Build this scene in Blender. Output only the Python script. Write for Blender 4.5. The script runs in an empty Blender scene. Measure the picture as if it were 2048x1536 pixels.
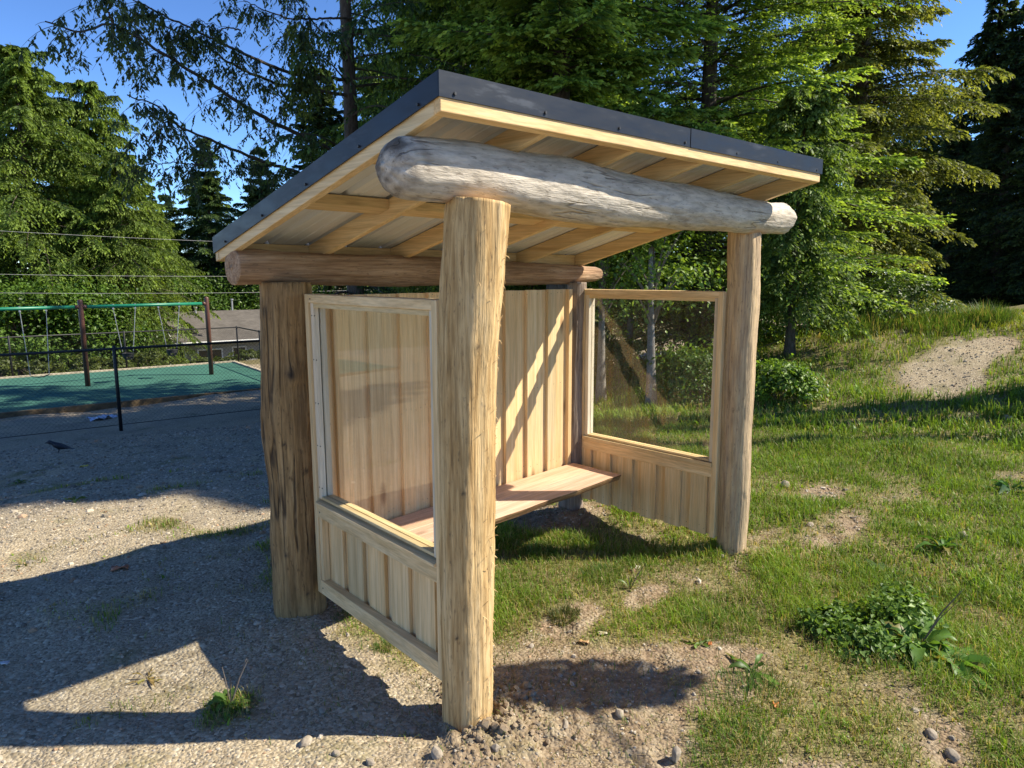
import bpy, math
import numpy as np
from mathutils import Vector, Matrix
SC = bpy.context.scene
COL = SC.collection
PI = math.pi
rng0 = np.random.default_rng(7)

# ------------------------------------------------------------------ camera
F, CAM, YAW, PITCH, ROLL = 1418.32, np.array([-1.7193, -1.8919, 1.7803]), 0.8196137, -0.1519791, -0.0029593
def cam_axes():
    f = np.array([math.sin(YAW)*math.cos(PITCH), math.cos(YAW)*math.cos(PITCH), math.sin(PITCH)])
    r = np.array([math.cos(YAW), -math.sin(YAW), 0.0]); u = np.cross(r, f)
    return f, r*math.cos(ROLL)+u*math.sin(ROLL), u*math.cos(ROLL)-r*math.sin(ROLL)
CF, CR, CU = cam_axes()
def at(px, py, d):
    "world point seen at photo pixel (px,py), at horizontal distance d from where the photographer stood"
    v = CF + CR*(px-1024)/F - CU*(py-768)/F
    return CAM + v*(d/math.hypot(v[0], v[1]))
def view_xy(P):
    d = P - CAM; z = d@CF
    zz = np.where(z > .05, z, .05)
    return 1024+F*(d@CR)/zz, 768-F*(d@CU)/zz, z
cd = bpy.data.cameras.new('camera'); cam = bpy.data.objects.new('camera', cd); COL.objects.link(cam)
cd.sensor_width = 36; cd.lens = F/2048*36; cd.clip_start = .05; cd.clip_end = 3000
M = Matrix(((CR[0], CU[0], -CF[0], CAM[0]), (CR[1], CU[1], -CF[1], CAM[1]), (CR[2], CU[2], -CF[2], CAM[2]), (0, 0, 0, 1)))
cam.matrix_world = M
SC.camera = cam

# ------------------------------------------------------------------ light
EL, AZ = math.radians(43.5), math.radians(135)
SUN = Vector((math.sin(AZ)*math.cos(EL), math.cos(AZ)*math.cos(EL), math.sin(EL)))
w = bpy.data.worlds.new('World'); SC.world = w; w.use_nodes = True
nt = w.node_tree
sky = nt.nodes.new('ShaderNodeTexSky'); sky.sky_type = 'NISHITA'; sky.sun_disc = False
sky.sun_elevation = EL; sky.sun_rotation = AZ; sky.air_density = 1.0; sky.dust_density = 0.0; sky.ozone_density = 6.0; sky.altitude = 1800
bg = nt.nodes['Background']; bg.inputs[1].default_value = .072
gm = nt.nodes.new('ShaderNodeGamma'); gm.inputs[1].default_value = 1.28   # deep clear-sky blue
nt.links.new(sky.outputs[0], gm.inputs[0]); nt.links.new(gm.outputs[0], bg.inputs[0])
sl = bpy.data.lights.new('sun', 'SUN'); sl.energy = 4.7; sl.angle = math.radians(.55); sl.color = (1, .92, .76)
so = bpy.data.objects.new('sun', sl); COL.objects.link(so); so.rotation_euler = SUN.to_track_quat('Z', 'Y').to_euler()
SC.view_settings.view_transform = 'Standard'; SC.view_settings.look = 'None'; SC.view_settings.exposure = 1.05; SC.view_settings.gamma = 1
try:
    SC.cycles.max_bounces = 8; SC.cycles.transparent_max_bounces = 16; SC.cycles.use_denoising = True
except Exception: pass

# ------------------------------------------------------------------ noise in numpy
def hsh(i, j, k, s):
    n = (i.astype(np.int64)*374761393 + j.astype(np.int64)*668265263 + k.astype(np.int64)*2147483647 + s*1274126177) & 0xffffffff
    n = ((n ^ (n >> 13))*1274126177) & 0xffffffff
    n = ((n ^ (n >> 16))*2246822519) & 0xffffffff
    return (n ^ (n >> 15))/4294967295.0
def vnoise(P, s=0):
    P = np.asarray(P, float)
    if P.shape[1] == 2: P = np.c_[P, np.zeros(len(P))]
    I = np.floor(P).astype(np.int64); f = P-I; f = f*f*(3-2*f)
    r = 0
    for a in (0, 1):
        for b in (0, 1):
            for c in (0, 1):
                wgt = (f[:, 0] if a else 1-f[:, 0])*(f[:, 1] if b else 1-f[:, 1])*(f[:, 2] if c else 1-f[:, 2])
                r = r + wgt*hsh(I[:, 0]+a, I[:, 1]+b, I[:, 2]+c, s)
    return r*2-1
def fbm(P, o=3, s=0):
    P = np.asarray(P, float); r = 0; a = 1
    for k in range(o): r = r + a*vnoise(P*2.03**k+k*17.3, s+k); a *= .5
    return r
def sst(a, b, x):
    t = np.clip((x-a)/(b-a), 0, 1); return t*t*(3-2*t)

# ------------------------------------------------------------------ object helpers
def mesh_obj(name, V, Fc, mat, parent=None, attrs=None, smooth=False, nper=4):
    me = bpy.data.meshes.new(name); V = np.ascontiguousarray(V, np.float32)
    me.vertices.add(len(V)); me.vertices.foreach_set('co', V.ravel())
    if isinstance(Fc, list) and len(Fc) and isinstance(Fc[0], np.ndarray):
        lens = np.concatenate([np.full(len(f), f.shape[1], np.int32) for f in Fc]); flat = np.concatenate([f.astype(np.int32).ravel() for f in Fc])
        st = np.concatenate([[0], np.cumsum(lens)[:-1]]).astype(np.int32); n = len(lens)
    elif isinstance(Fc, np.ndarray):
        n, k = Fc.shape; flat = np.ascontiguousarray(Fc, np.int32).ravel(); st = np.arange(n, dtype=np.int32)*k
    else:
        lens = np.array([len(f) for f in Fc], np.int32); flat = np.array([i for f in Fc for i in f], np.int32)
        st = np.concatenate([[0], np.cumsum(lens)[:-1]]).astype(np.int32); n = len(lens)
    me.loops.add(len(flat)); me.loops.foreach_set('vertex_index', flat)
    me.polygons.add(n); me.polygons.foreach_set('loop_start', st)
    for k, a in (attrs or {}).items():
        a = np.asarray(a, np.float32)
        if a.ndim == 2:
            at_ = me.attributes.new(k, 'FLOAT_COLOR', 'POINT')
            if a.shape[1] == 3: a = np.c_[a, np.ones(len(a), np.float32)]
            at_.data.foreach_set('color', np.ascontiguousarray(a, np.float32).ravel())
        else:
            at_ = me.attributes.new(k, 'FLOAT', 'POINT'); at_.data.foreach_set('value', a)
    me.update(calc_edges=True); me.validate()
    me.polygons.foreach_set('use_smooth', np.full(len(me.polygons), bool(smooth)))
    o = bpy.data.objects.new(name, me); COL.objects.link(o)
    if mat: me.materials.append(mat)
    if parent is not None: o.parent = parent
    return o
def tag(o, label=None, cat=None, group=None, kind=None):
    if label: o['label'] = label
    if cat: o['category'] = cat
    if group: o['group'] = group
    if kind: o['kind'] = kind
    return o
def thing(name, label, cat, loc=(0, 0, 0), rz=0, group=None):
    o = bpy.data.objects.new(name, None); COL.objects.link(o); o.location = loc; o.rotation_euler = (0, 0, rz)
    return tag(o, label, cat, group)
def dup(o, loc, rz, sc=1, label=None, group=None, sz=None):
    r = o.copy(); COL.objects.link(r); r.location = loc; r.rotation_euler = (0, 0, rz); r.scale = (sc, sc, sz or sc)
    if label: r['label'] = label
    if group: r['group'] = group
    for ch in list(o.children):
        c = ch.copy(); COL.objects.link(c); c.parent = r
        for g in list(ch.children):
            d = g.copy(); COL.objects.link(d); d.parent = c
    return r
class MB:
    "collects boxes and tubes into one mesh, with a random value per piece"
    def __init__(s): s.V = []; s.F = []; s.R = []; s.n = 0
    def add(s, V, Fc, r=None):
        V = np.asarray(V, float); s.V.append(V); s.F += [tuple(i+s.n for i in f) for f in Fc]
        s.R.append(np.full(len(V), rng0.random() if r is None else r)); s.n += len(V)
    def hexa(s, P, r=None):   # P: 8 corners, bottom 4 then top 4
        s.add(P, [(3, 2, 1, 0), (4, 5, 6, 7), (0, 1, 5, 4), (1, 2, 6, 5), (2, 3, 7, 6), (3, 0, 4, 7)], r)
    def box(s, x0, x1, y0, y1, z0, z1, T=None, r=None):
        P = np.array([(x0, y0, z0), (x1, y0, z0), (x1, y1, z0), (x0, y1, z0), (x0, y0, z1), (x1, y0, z1), (x1, y1, z1), (x0, y1, z1)], float)
        s.hexa(T(P) if T else P, r)
    def tube(s, P, R, k=8, cap=True, r=None):
        P = np.asarray(P, float); n = len(P); R = np.broadcast_to(np.asarray(R, float), (n,))
        T = np.gradient(P, axis=0); T /= np.linalg.norm(T, axis=1)[:, None]+1e-9
        up = np.array([0, 0, 1.]) if abs(T[:, 2]).mean() < .9 else np.array([1., 0, 0])
        A = np.cross(T, up); A /= np.linalg.norm(A, axis=1)[:, None]+1e-9; B = np.cross(T, A)
        a = np.arange(k)*2*PI/k
        V = (P[:, None]+R[:, None, None]*(np.cos(a)[None, :, None]*A[:, None]+np.sin(a)[None, :, None]*B[:, None])).reshape(-1, 3)
        Fc = [(i*k+j, i*k+(j+1) % k, (i+1)*k+(j+1) % k, (i+1)*k+j) for i in range(n-1) for j in range(k)]
        if cap: Fc += [tuple(range(k-1, -1, -1)), tuple((n-1)*k+j for j in range(k))]
        s.add(V, Fc, r)
    def build(s, name, mat, parent=None, bevel=0, smooth=False):
        o = mesh_obj(name, np.concatenate(s.V), s.F, mat, parent, {'rnd': np.concatenate(s.R)}, smooth)
        if bevel:
            m = o.modifiers.new('bevel', 'BEVEL'); m.width = bevel; m.segments = 2; m.limit_method = 'ANGLE'; m.angle_limit = math.radians(50)
        return o

# ------------------------------------------------------------------ materials
class NT:
    def __init__(s, name):
        s.m = bpy.data.materials.new(name); s.m.use_nodes = True; s.t = s.m.node_tree
        s.b = s.t.nodes['Principled BSDF']; s.out = s.t.nodes['Material Output']
    def n(s, typ, **kw):
        x = s.t.nodes.new(typ)
        for k, v in kw.items():
            if k.startswith('i_'):
                key = k[2:]; key = int(key) if key.isdigit() else key.replace('_', ' ')
                if isinstance(v, bpy.types.NodeSocket): s.t.links.new(v, x.inputs[key])
                else: x.inputs[key].default_value = v
            else: setattr(x, k, v)
        return x
    def lk(s, a, b): s.t.links.new(a, b)
    def math(s, op, a, b=0., c=None, clamp=False):
        x = s.t.nodes.new('ShaderNodeMath'); x.operation = op; x.use_clamp = clamp
        for i, v in enumerate((a, b) if c is None else (a, b, c)):
            if isinstance(v, bpy.types.NodeSocket): s.lk(v, x.inputs[i])
            else: x.inputs[i].default_value = v
        return x.outputs[0]
    def mix(s, fac, a, b, bt='MIX'):
        x = s.t.nodes.new('ShaderNodeMix'); x.data_type = 'RGBA'; x.blend_type = bt
        for i, v in ((0, fac), (6, a), (7, b)):
            if isinstance(v, bpy.types.NodeSocket): s.lk(v, x.inputs[i])
            else: x.inputs[i].default_value = v if i == 0 else (*v, 1)[:4]
        return x.outputs[2]
    def attr(s, name, out='Fac'): return s.n('ShaderNodeAttribute', attribute_name=name).outputs[out]
    def obj(s, scale=(1, 1, 1)):
        tc = s.n('ShaderNodeTexCoord'); mp = s.n('ShaderNodeMapping'); s.lk(tc.outputs['Object'], mp.inputs[0]); mp.inputs['Scale'].default_value = scale
        return mp.outputs[0]
    def noise(s, vec, scale, detail=4, rough=.55, w=None):
        x = s.n('ShaderNodeTexNoise'); s.lk(vec, x.inputs['Vector']); x.inputs['Scale'].default_value = scale; x.inputs['Detail'].default_value = detail; x.inputs['Roughness'].default_value = rough
        if w is not None:
            x.noise_dimensions = '4D'; s.lk(w, x.inputs['W'])
        return x.outputs[0]
    def ramp(s, fac, stops, interp='LINEAR'):
        x = s.n('ShaderNodeValToRGB'); s.lk(fac, x.inputs[0]); e = x.color_ramp; e.interpolation = interp
        while len(e.elements) < len(stops): e.elements.new(.5)
        for k, (p, c) in zip(e.elements, stops):
            k.position = p; k.color = (*c, 1)[:4] if hasattr(c, '__len__') else (c, c, c, 1)
        return x.outputs[0]
    def bump(s, h, strength=.5, dist=.01, nrm=None):
        x = s.n('ShaderNodeBump'); s.lk(h, x.inputs['Height']); x.inputs['Strength'].default_value = strength; x.inputs['Distance'].default_value = dist
        if nrm is not None: s.lk(nrm, x.inputs['Normal'])
        s.lk(x.outputs[0], s.b.inputs['Normal']); return x.outputs[0]
    def base(s, c, rough=.8, spec=.3, metal=0):
        if isinstance(c, bpy.types.NodeSocket): s.lk(c, s.b.inputs['Base Color'])
        else: s.b.inputs['Base Color'].default_value = (*c, 1)[:4]
        if isinstance(rough, bpy.types.NodeSocket): s.lk(rough, s.b.inputs['Roughness'])
        else: s.b.inputs['Roughness'].default_value = rough
        s.b.inputs['Specular IOR Level'].default_value = spec; s.b.inputs['Metallic'].default_value = metal
        return s

def plain(name, c, rough=.6, spec=.4, metal=0, var=.25, vs=8):
    t = NT(name); n = t.noise(t.obj(), vs, 5)
    lo = tuple(x*(1-var) for x in c); hi = tuple(min(1, x*(1+var)) for x in c)
    t.base(t.ramp(n, [(.3, lo), (.7, hi)]), rough, spec, metal); return t.m

def lumber(name, axis, c0, c1, c2):
    t = NT(name); st = [14, 14, 14]; st[axis] = .55
    v = t.obj(st); r = t.attr('rnd'); rw = t.math('MULTIPLY', r, 40.)
    n1 = t.noise(v, 2.2, 5, .6, rw); n2 = t.noise(v, 9, 3, .6, rw)
    g = t.ramp(n1, [(.30, c0), (.5, c1), (.72, c2)])
    fine = t.ramp(n2, [(.36, .72), (.6, 1.06)])
    col = t.mix(.7, g, fine, 'MULTIPLY')
    pb = t.ramp(r, [(0, (.80, .80, .78)), (.5, (1, 1, 1)), (1, (1.0, .93, .84))])
    col = t.mix(1., col, pb, 'MULTIPLY')
    # knots
    sk = [7, 7, 7]; sk[axis] = 2.4
    vo = t.n('ShaderNodeTexVoronoi'); vo.voronoi_dimensions = '4D'; t.lk(t.obj(sk), vo.inputs['Vector']); t.lk(rw, vo.inputs['W']); vo.inputs['Scale'].default_value = 1.0
    kn = t.ramp(vo.outputs['Distance'], [(.07, 1), (.13, .6), (.20, 0)])
    col = t.mix(t.math('MULTIPLY', kn, .75), col, (.20, .10, .04))
    # grey handling smudges
    sm = t.ramp(t.noise(t.obj(), 3.1, 4), [(.55, 0), (.75, 1)])
    col = t.mix(t.math('MULTIPLY', sm, .22), col, (.36, .31, .24))
    t.base(col, .62, .25); t.bump(n2, .25, .004); return t.m

def logmat(name, axis, stops, crack=.5, streak=.06, fleck=(.08, .06, .04), fleckamt=.5, s1=22, fibre=.5, ckw=.016):
    t = NT(name); st = [1, 1, 1]; st[axis] = streak; v = t.obj(st)
    n1 = t.noise(v, s1, 6, .62); n0 = t.noise(t.obj(), 3.5, 4); n3 = t.noise(v, s1*4, 3, .6)
    f = t.math('ADD', t.math('MULTIPLY', n1, .75), t.math('MULTIPLY', n0, .25))
    col = t.ramp(f, stops)
    col = t.mix(.55, col, t.ramp(n3, [(.36, .62), (.6, 1.12)]), 'MULTIPLY')
    sf = [1, 1, 1]; sf[axis] = .3
    fl = t.ramp(t.noise(t.obj(sf), 75, 3, .6), [(.60, 0), (.70, 1)])
    col = t.mix(t.math('MULTIPLY', fl, fleckamt), col, fleck)
    # long drying checks
    sc = [1, 1, 1]; sc[axis] = .055
    rn = t.noise(t.obj(sc), 15, 2, .45)
    ck = t.ramp(t.math('ABSOLUTE', t.math('SUBTRACT', rn, .5)), [(.0, 1), (ckw, 0)])
    gate = t.ramp(t.noise(t.obj(), 3.3, 3), [(.5, 0), (.60, 1)])
    ck = t.math('MULTIPLY', ck, gate)
    sk = [1, 1, 1]; sk[axis] = .022
    fib = t.noise(t.obj(sk), 150, 3, .7)
    col = t.mix(fibre, col, t.ramp(fib, [(.33, .60), (.5, 1.0), (.7, 1.22)]), 'MULTIPLY')
    col = t.mix(t.math('MULTIPLY', ck, crack), col, (.045, .03, .02))
    col = t.mix(t.attr('fresh'), col, (.58, .30, .13))
    col = t.mix(t.attr('dark'), col, (.05, .035, .025))
    h = t.math('SUBTRACT', t.math('ADD', t.math('ADD', t.math('MULTIPLY', n1, .8), t.math('MULTIPLY', n3, .35)), t.math('MULTIPLY', fib, .35)), t.math('MULTIPLY', ck, crack*1.3))
    t.base(col, .78, .2); t.bump(h, .75, .012); return t.m

def leafmat(name, trans=.35, rough=.55, spec=.25, hv=.25):
    t = NT(name); c = t.attr('Col', 'Color'); n = t.noise(t.obj(), 1.3, 3)
    c2 = t.mix(1., c, t.ramp(n, [(.3, (.75, .78, .8)), (.7, (1.2, 1.15, 1.0))]), 'MULTIPLY')
    t.base(c2, rough, spec)
    tr = t.n('ShaderNodeBsdfTranslucent'); t.lk(t.mix(1., c2, (1.25, 1.2, .55), 'MULTIPLY'), tr.inputs[0])
    mx = t.n('ShaderNodeMixShader'); mx.inputs[0].default_value = trans
    t.lk(t.b.outputs[0], mx.inputs[1]); t.lk(tr.outputs[0], mx.inputs[2]); t.lk(mx.outputs[0], t.out.inputs[0]); return t.m

L0, L1, L2 = (.62, .42, .20), (.76, .555, .30), (.84, .665, .405)
M_LX = lumber('sawn wood along x', 0, L0, L1, L2); M_LY = lumber('sawn wood along y', 1, L0, L1, L2); M_LZ = lumber('sawn wood upright', 2, L0, L1, L2)
M_BENCH = lumber('pinkish bench wood', 0, (.60, .38, .25), (.74, .50, .36), (.81, .60, .46))
M_LOG_TAN = logmat('peeled yellow log', 2, [(.28, (.20, .135, .07)), (.42, (.42, .26, .105)), (.55, (.57, .395, .19)), (.72, (.66, .51, .31))], .15)
M_LOG_PALE = logmat('peeled pale log', 2, [(.28, (.24, .17, .11)), (.45, (.44, .32, .20)), (.6, (.55, .40, .23)), (.75, (.62, .49, .32))], .12)
M_LOG_BROWN = logmat('rough brown log', 2, [(.28, (.09, .055, .03)), (.42, (.24, .145, .062)), (.58, (.38, .24, .105)), (.75, (.45, .31, .165))], .95, .07, (.05, .03, .02), .55, 18, .5, .034)
M_LOG_GREY = logmat('weathered grey post', 2, [(.28, (.12, .09, .07)), (.5, (.24, .19, .15)), (.72, (.34, .28, .23))], .5)
M_BEAM_GREY = logmat('weathered silver beam log', 0, [(.25, (.30, .25, .19)), (.38, (.45, .39, .31)), (.55, (.56, .495, .405)), (.75, (.63, .575, .49))], .55, .22, (.15, .12, .09), .6, 12, .16)
M_BEAM_BROWN = logmat('reddish brown beam log', 0, [(.28, (.20, .10, .05)), (.45, (.34, .205, .115)), (.6, (.45, .30, .185)), (.75, (.54, .41, .29))], .35, .05)
M_SCREW = plain('dark screw', (.02, .02, .022), .5, .5)

def glassmat():
    t = NT('clear acrylic'); fr = t.n('ShaderNodeFresnel'); geo = t.n('ShaderNodeNewGeometry')
    t.lk(t.math('MULTIPLY_ADD', geo.outputs['Backfacing'], 1/1.49-1.49, 1.49), fr.inputs[0])   # the same thin sheet seen from either face
    tr = t.n('ShaderNodeBsdfTransparent'); tr.inputs[0].default_value = (.975, .975, .965, 1)
    gl = t.n('ShaderNodeBsdfGlossy'); gl.inputs['Roughness'].default_value = .012
    df = t.n('ShaderNodeBsdfDiffuse'); df.inputs[0].default_value = (.62, .54, .48, 1)
    sc = t.ramp(t.noise(t.obj((1, 1, .25)), 60, 2), [(.66, 0), (.74, 1)])
    dust = t.math('ADD', t.math('MULTIPLY', t.noise(t.obj(), 2.5, 4), .010), t.math('MULTIPLY', sc, .035))
    m1 = t.n('ShaderNodeMixShader'); t.lk(dust, m1.inputs[0]); t.lk(tr.outputs[0], m1.inputs[1]); t.lk(df.outputs[0], m1.inputs[2])
    m2 = t.n('ShaderNodeMixShader'); t.lk(fr.outputs[0], m2.inputs[0]); t.lk(m1.outputs[0], m2.inputs[1]); t.lk(gl.outputs[0], m2.inputs[2])
    t.lk(m2.outputs[0], t.out.inputs[0]); return t.m
M_GLASS = glassmat()

def trimmat(name, c, rough):
    t = NT(name); n = t.noise(t.obj((1, 1, 4)), 5, 6, .65)
    col = t.mix(t.math('MULTIPLY', t.ramp(n, [(.56, 0), (.70, 1)]), .30), c, (.12, .135, .165))
    t.base(col, t.ramp(n, [(.3, rough), (.7, rough+.18)]), .5, .55); t.bump(t.noise(t.obj(), 2.6, 3), .28, .02); return t.m
M_TRIM = trimmat('charcoal metal flashing', (.020, .024, .032), .36)
def sheetmat():
    t = NT('galvanised sheet underside'); n = t.noise(t.obj((30, .6, 1)), 1, 4)
    t.base(t.ramp(n, [(.3, (.58, .60, .61)), (.7, (.72, .74, .75))]), .45, .4, .1); return t.m
M_SHEET = sheetmat()

# ------------------------------------------------------------------ terrain
NS = np.array([.182, .983]); TS = np.array([.983, -.182])
def terrain(x, y):
    x = np.asarray(x, float); y = np.asarray(y, float)
    s = x*NS[0]+y*NS[1]; t = x*TS[0]+y*TS[1]
    left = np.interp(s, [-400, 2.8, 4.0, 12.3, 18.8, 28.5, 37, 60, 400], [0, 0, -.06, -1.02, -1.72, -1.78, -3.8, -4.6, -4.6])
    u = x*.97+y*.22
    hill = .97*sst(6.4, 13.2, u)+.25*sst(14, 40, u)
    z = left + hill*(1-sst(5, 11, s))
    return z
def ground_z(x, y):
    z = terrain(x, y)
    P = np.c_[x, y]
    d = np.hypot(x-CAM[0], y-CAM[1])
    k = np.clip(d/6, .3, 3)
    z = z + .022*fbm(P*1.7, 3, 3) + .035*k*fbm(P*.45, 2, 9)*sst(2, 7, d)
    g, dirt = masks(x, y)
    z = z + .012*fbm(P*11, 3, 5)*(.35+dirt)
    for (cx, cy, r, h) in ((.10, -.10, .17, .035), (.25, .0, .16, .03), (.02, -.05, .13, .02), (2.45, .0, .22, .03), (2.38, 1.30, .25, .03)):
        q = (x-cx)**2+(y-cy)**2
        z = z + h*np.exp(-q/r**2)*(1+.6*fbm(P*19, 3, 8))
    return z
DIRT = [(.42, -.34, .46, .42), (.05, -.15, .42, .30), (.78, -.36, .36, .3), (3.3, -.28, .62, .18), (2.75, -.02, .38, .16), (1.02, .25, .20, .13), (2.45, .70, .3, .17), (1.5, .1, .18, .10), (9.9, .45, 1.15, .52), (11.3, .10, .6, .3), (2.2, 1.3, .45, .45), (4.2, .1, .3, .15), (5.6, -1.0, .5, .2)]
def masks(x, y):
    P = np.c_[x, y]
    s = x*NS[0]+y*NS[1]
    n = fbm(P*1.5, 4, 21); n2 = fbm(P*4.2, 3, 22)
    base = (.50*sst(-.15, 1.2, x+.25*n-.10*np.maximum(y-1.2, 0))+.42*sst(1.3, 3.6, x+.5*n)+.22*sst(-.55, -1.0, y+.3*n2)*sst(.6, 1.0, x)) * (1-sst(1.5, 2.6, y-.40*x+.3*n)*sst(-1, 1, 6.5-x))
    base = base*.86 + .06
    # beyond the playground everything is overgrown
    base = np.maximum(base, .85*sst(27.0, 27.6, s))
    base = np.maximum(base, .55*np.exp(-((x-.2)**2/.05+(y-.95)**2/.16)))
    base = np.maximum(base, .62*np.exp(-((x+.54)**2/.015+(y-.84)**2/.012)))
    base = np.maximum(base, .26*np.exp(-((x+.75)**2/.2+(y-1.15)**2/.05)))
    base = np.maximum(base, .8*np.exp(-((x-1.75)**2/.5+(y-1.1)**2/.3)))
    base = base*(1-sst(7, 10, s)*(1-sst(26.9, 27.4, s)))
    g = base + (.34*n + .20*n2)*(.45+.55*sst(-.3, .3, x))*(1-.8*sst(7, 10, s)*(1-sst(26.9, 27.4, s)))
    dirt = np.zeros_like(x)
    for cx, cy, rx, ry in DIRT:
        q = ((x-cx)/rx)**2+((y-cy)/ry)**2
        dirt = np.maximum(dirt, np.exp(-q*q*.8))
    dirt = np.clip(dirt*(1+.45*n2), 0, 1)
    g = g - (.66+.45*sst(7, 9, x))*dirt
    return np.clip((g-.16)/.55, 0, 1), dirt

def build_ground():
    nr, na = 780, 900
    k = np.linspace(0, 1, nr)
    r = .35*np.exp(k*math.log(420/.35))
    # finer sectors towards the view
    aa = np.linspace(0, 1, na, endpoint=False)
    A = YAW + PI + 2*PI*aa + .72*np.sin(2*PI*aa)        # azimuth, dense around the viewing direction
    X = CAM[0]+r[:, None]*np.sin(A)[None]; Y = CAM[1]+r[:, None]*np.cos(A)[None]
    x = np.r_[CAM[0], X.ravel()]; y = np.r_[CAM[1], Y.ravel()]
    z = ground_z(x, y); g, dirt = masks(x, y)
    i = np.arange(nr-1)[:, None]; j = np.arange(na)[None]; j2 = (j+1) % na
    Q = np.stack([1+i*na+j, 1+(i+1)*na+j, 1+(i+1)*na+j2, 1+i*na+j2], -1).reshape(-1, 4)
    fan = np.array([(0, 1+jj, 1+(jj+1) % na) for jj in range(na)])
    s = x*NS[0]+y*NS[1]
    grav = 1-sst(-.2, 1.0, x-.12*np.maximum(y, 0)+.3*fbm(np.c_[x, y]*1.2, 3, 31))*(1-sst(1.6, 2.8, y-.4*x)*sst(-1, 1, 6.5-x))
    grav = np.maximum(grav, sst(6.5, 9, s)*(1-sst(26.9, 27.4, s)))
    grav = np.maximum(grav, np.exp(-(((x-10.2)/1.8)**2+((y-.4)/.8)**2)**2))
    t = NT('gravel soil and thatch')
    ga, gr, di = t.attr('gravel'), t.attr('grass'), t.attr('dirt')
    v = t.obj()
    vo = t.n('ShaderNodeTexVoronoi'); t.lk(v, vo.inputs['Vector']); vo.inputs['Scale'].default_value = 62
    vo2 = t.n('ShaderNodeTexVoronoi'); t.lk(v, vo2.inputs['Vector']); vo2.inputs['Scale'].default_value = 150
    st = t.ramp(t.n('ShaderNodeSeparateColor', i_0=vo.outputs['Color']).outputs[0], [(0, (.165, .133, .09)), (.35, (.30, .245, .165)), (.75, (.415, .345, .24)), (1, (.56, .49, .365))])
    st2 = t.ramp(t.n('ShaderNodeSeparateColor', i_0=vo2.outputs['Color']).outputs[0], [(0, (.185, .148, .10)), (.5, (.34, .278, .188)), (1, (.48, .41, .30))])
    nb = t.noise(v, 1.1, 5); nm = t.noise(v, 9, 5)
    gravel = t.mix(t.ramp(nm, [(.42, 0), (.58, 1)]), st2, st)
    gravel = t.mix(.5, gravel, t.ramp(nb, [(.3, (.62, .64, .68)), (.7, (1.12, 1.08, 1.0))]), 'MULTIPLY')
    soil = t.ramp(t.noise(v, 34, 6, .65), [(.3, (.115, .08, .05)), (.5, (.22, .158, .10)), (.7, (.315, .238, .155))])
    soil = t.mix(t.ramp(nm, [(.45, 0), (.65, .6)]), soil, st2)
    thatch = t.ramp(t.noise(v, 55, 4, .7), [(.3, (.075, .072, .026)), (.5, (.165, .145, .06)), (.7, (.33, .275, .15))])
    col = t.mix(ga, soil, gravel)
    col = t.mix(t.math('MULTIPLY', di, .85), col, soil)
    col = t.mix(t.math('MULTIPLY', t.ramp(gr, [(.05, 0), (.5, 1)]), .85), col, thatch)
    moss = t.math('MULTIPLY', t.ramp(t.noise(v, 2.3, 5, .6), [(.56, 0), (.68, 1)]), .45)
    col = t.mix(t.math('MULTIPLY', moss, ga), col, (.13, .125, .045))
    rust = t.ramp(t.noise(v, 3.4, 5, .6), [(.66, 0), (.74, 1)])
    col = t.mix(t.math('MULTIPLY', rust, .4), col, (.30, .14, .06))
    t.base(col, .92, .15)
    h = t.math('ADD', t.math('MULTIPLY', vo.outputs['Distance'], -.6), t.math('MULTIPLY', nm, .9))
    t.bump(h, .7, .02)
    o = mesh_obj('ground', np.c_[x, y, z], [fan, Q], t.m, None, {'grass': g, 'gravel': grav, 'dirt': dirt*(1-.8*sst(7, 9, x))}, True)
    tag(o, 'gravel lot, bare soil and lawn', kind='structure')
    return o
ground = build_ground()
def gz(x, y): return float(ground_z(np.array([float(x)]), np.array([float(y)]))[0])

# ------------------------------------------------------------------ stuff on the ground: pebbles, grass
def in_view(x, y, z, mx=1500, my=400):
    px, py, d = view_xy(np.c_[x, y, z]); return (d > .3) & (px > -mx) & (px < 2048+mx) & (py < 1536+my)
def sample_area(n, rmin, rmax, rng, pw=1.0):
    a = YAW+rng.uniform(-.85, 1.15, n); r = rmin+(rmax-rmin)*rng.random(n)**pw
    return CAM[0]+r*np.sin(a), CAM[1]+r*np.cos(a), r
ICO_V = None
def ico():
    p = (1+5**.5)/2
    V = np.array([(-1, p, 0), (1, p, 0), (-1, -p, 0), (1, -p, 0), (0, -1, p), (0, 1, p), (0, -1, -p), (0, 1, -p), (p, 0, -1), (p, 0, 1), (-p, 0, -1), (-p, 0, 1)], float)
    V /= np.linalg.norm(V[0])
    Fc = np.array([(0, 11, 5), (0, 5, 1), (0, 1, 7), (0, 7, 10), (0, 10, 11), (1, 5, 9), (5, 11, 4), (11, 10, 2), (10, 7, 6), (7, 1, 8), (3, 9, 4), (3, 4, 2), (3, 2, 6), (3, 6, 8), (3, 8, 9), (4, 9, 5), (2, 4, 11), (6, 2, 10), (8, 6, 7), (9, 8, 1)])
    return V, Fc
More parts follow.
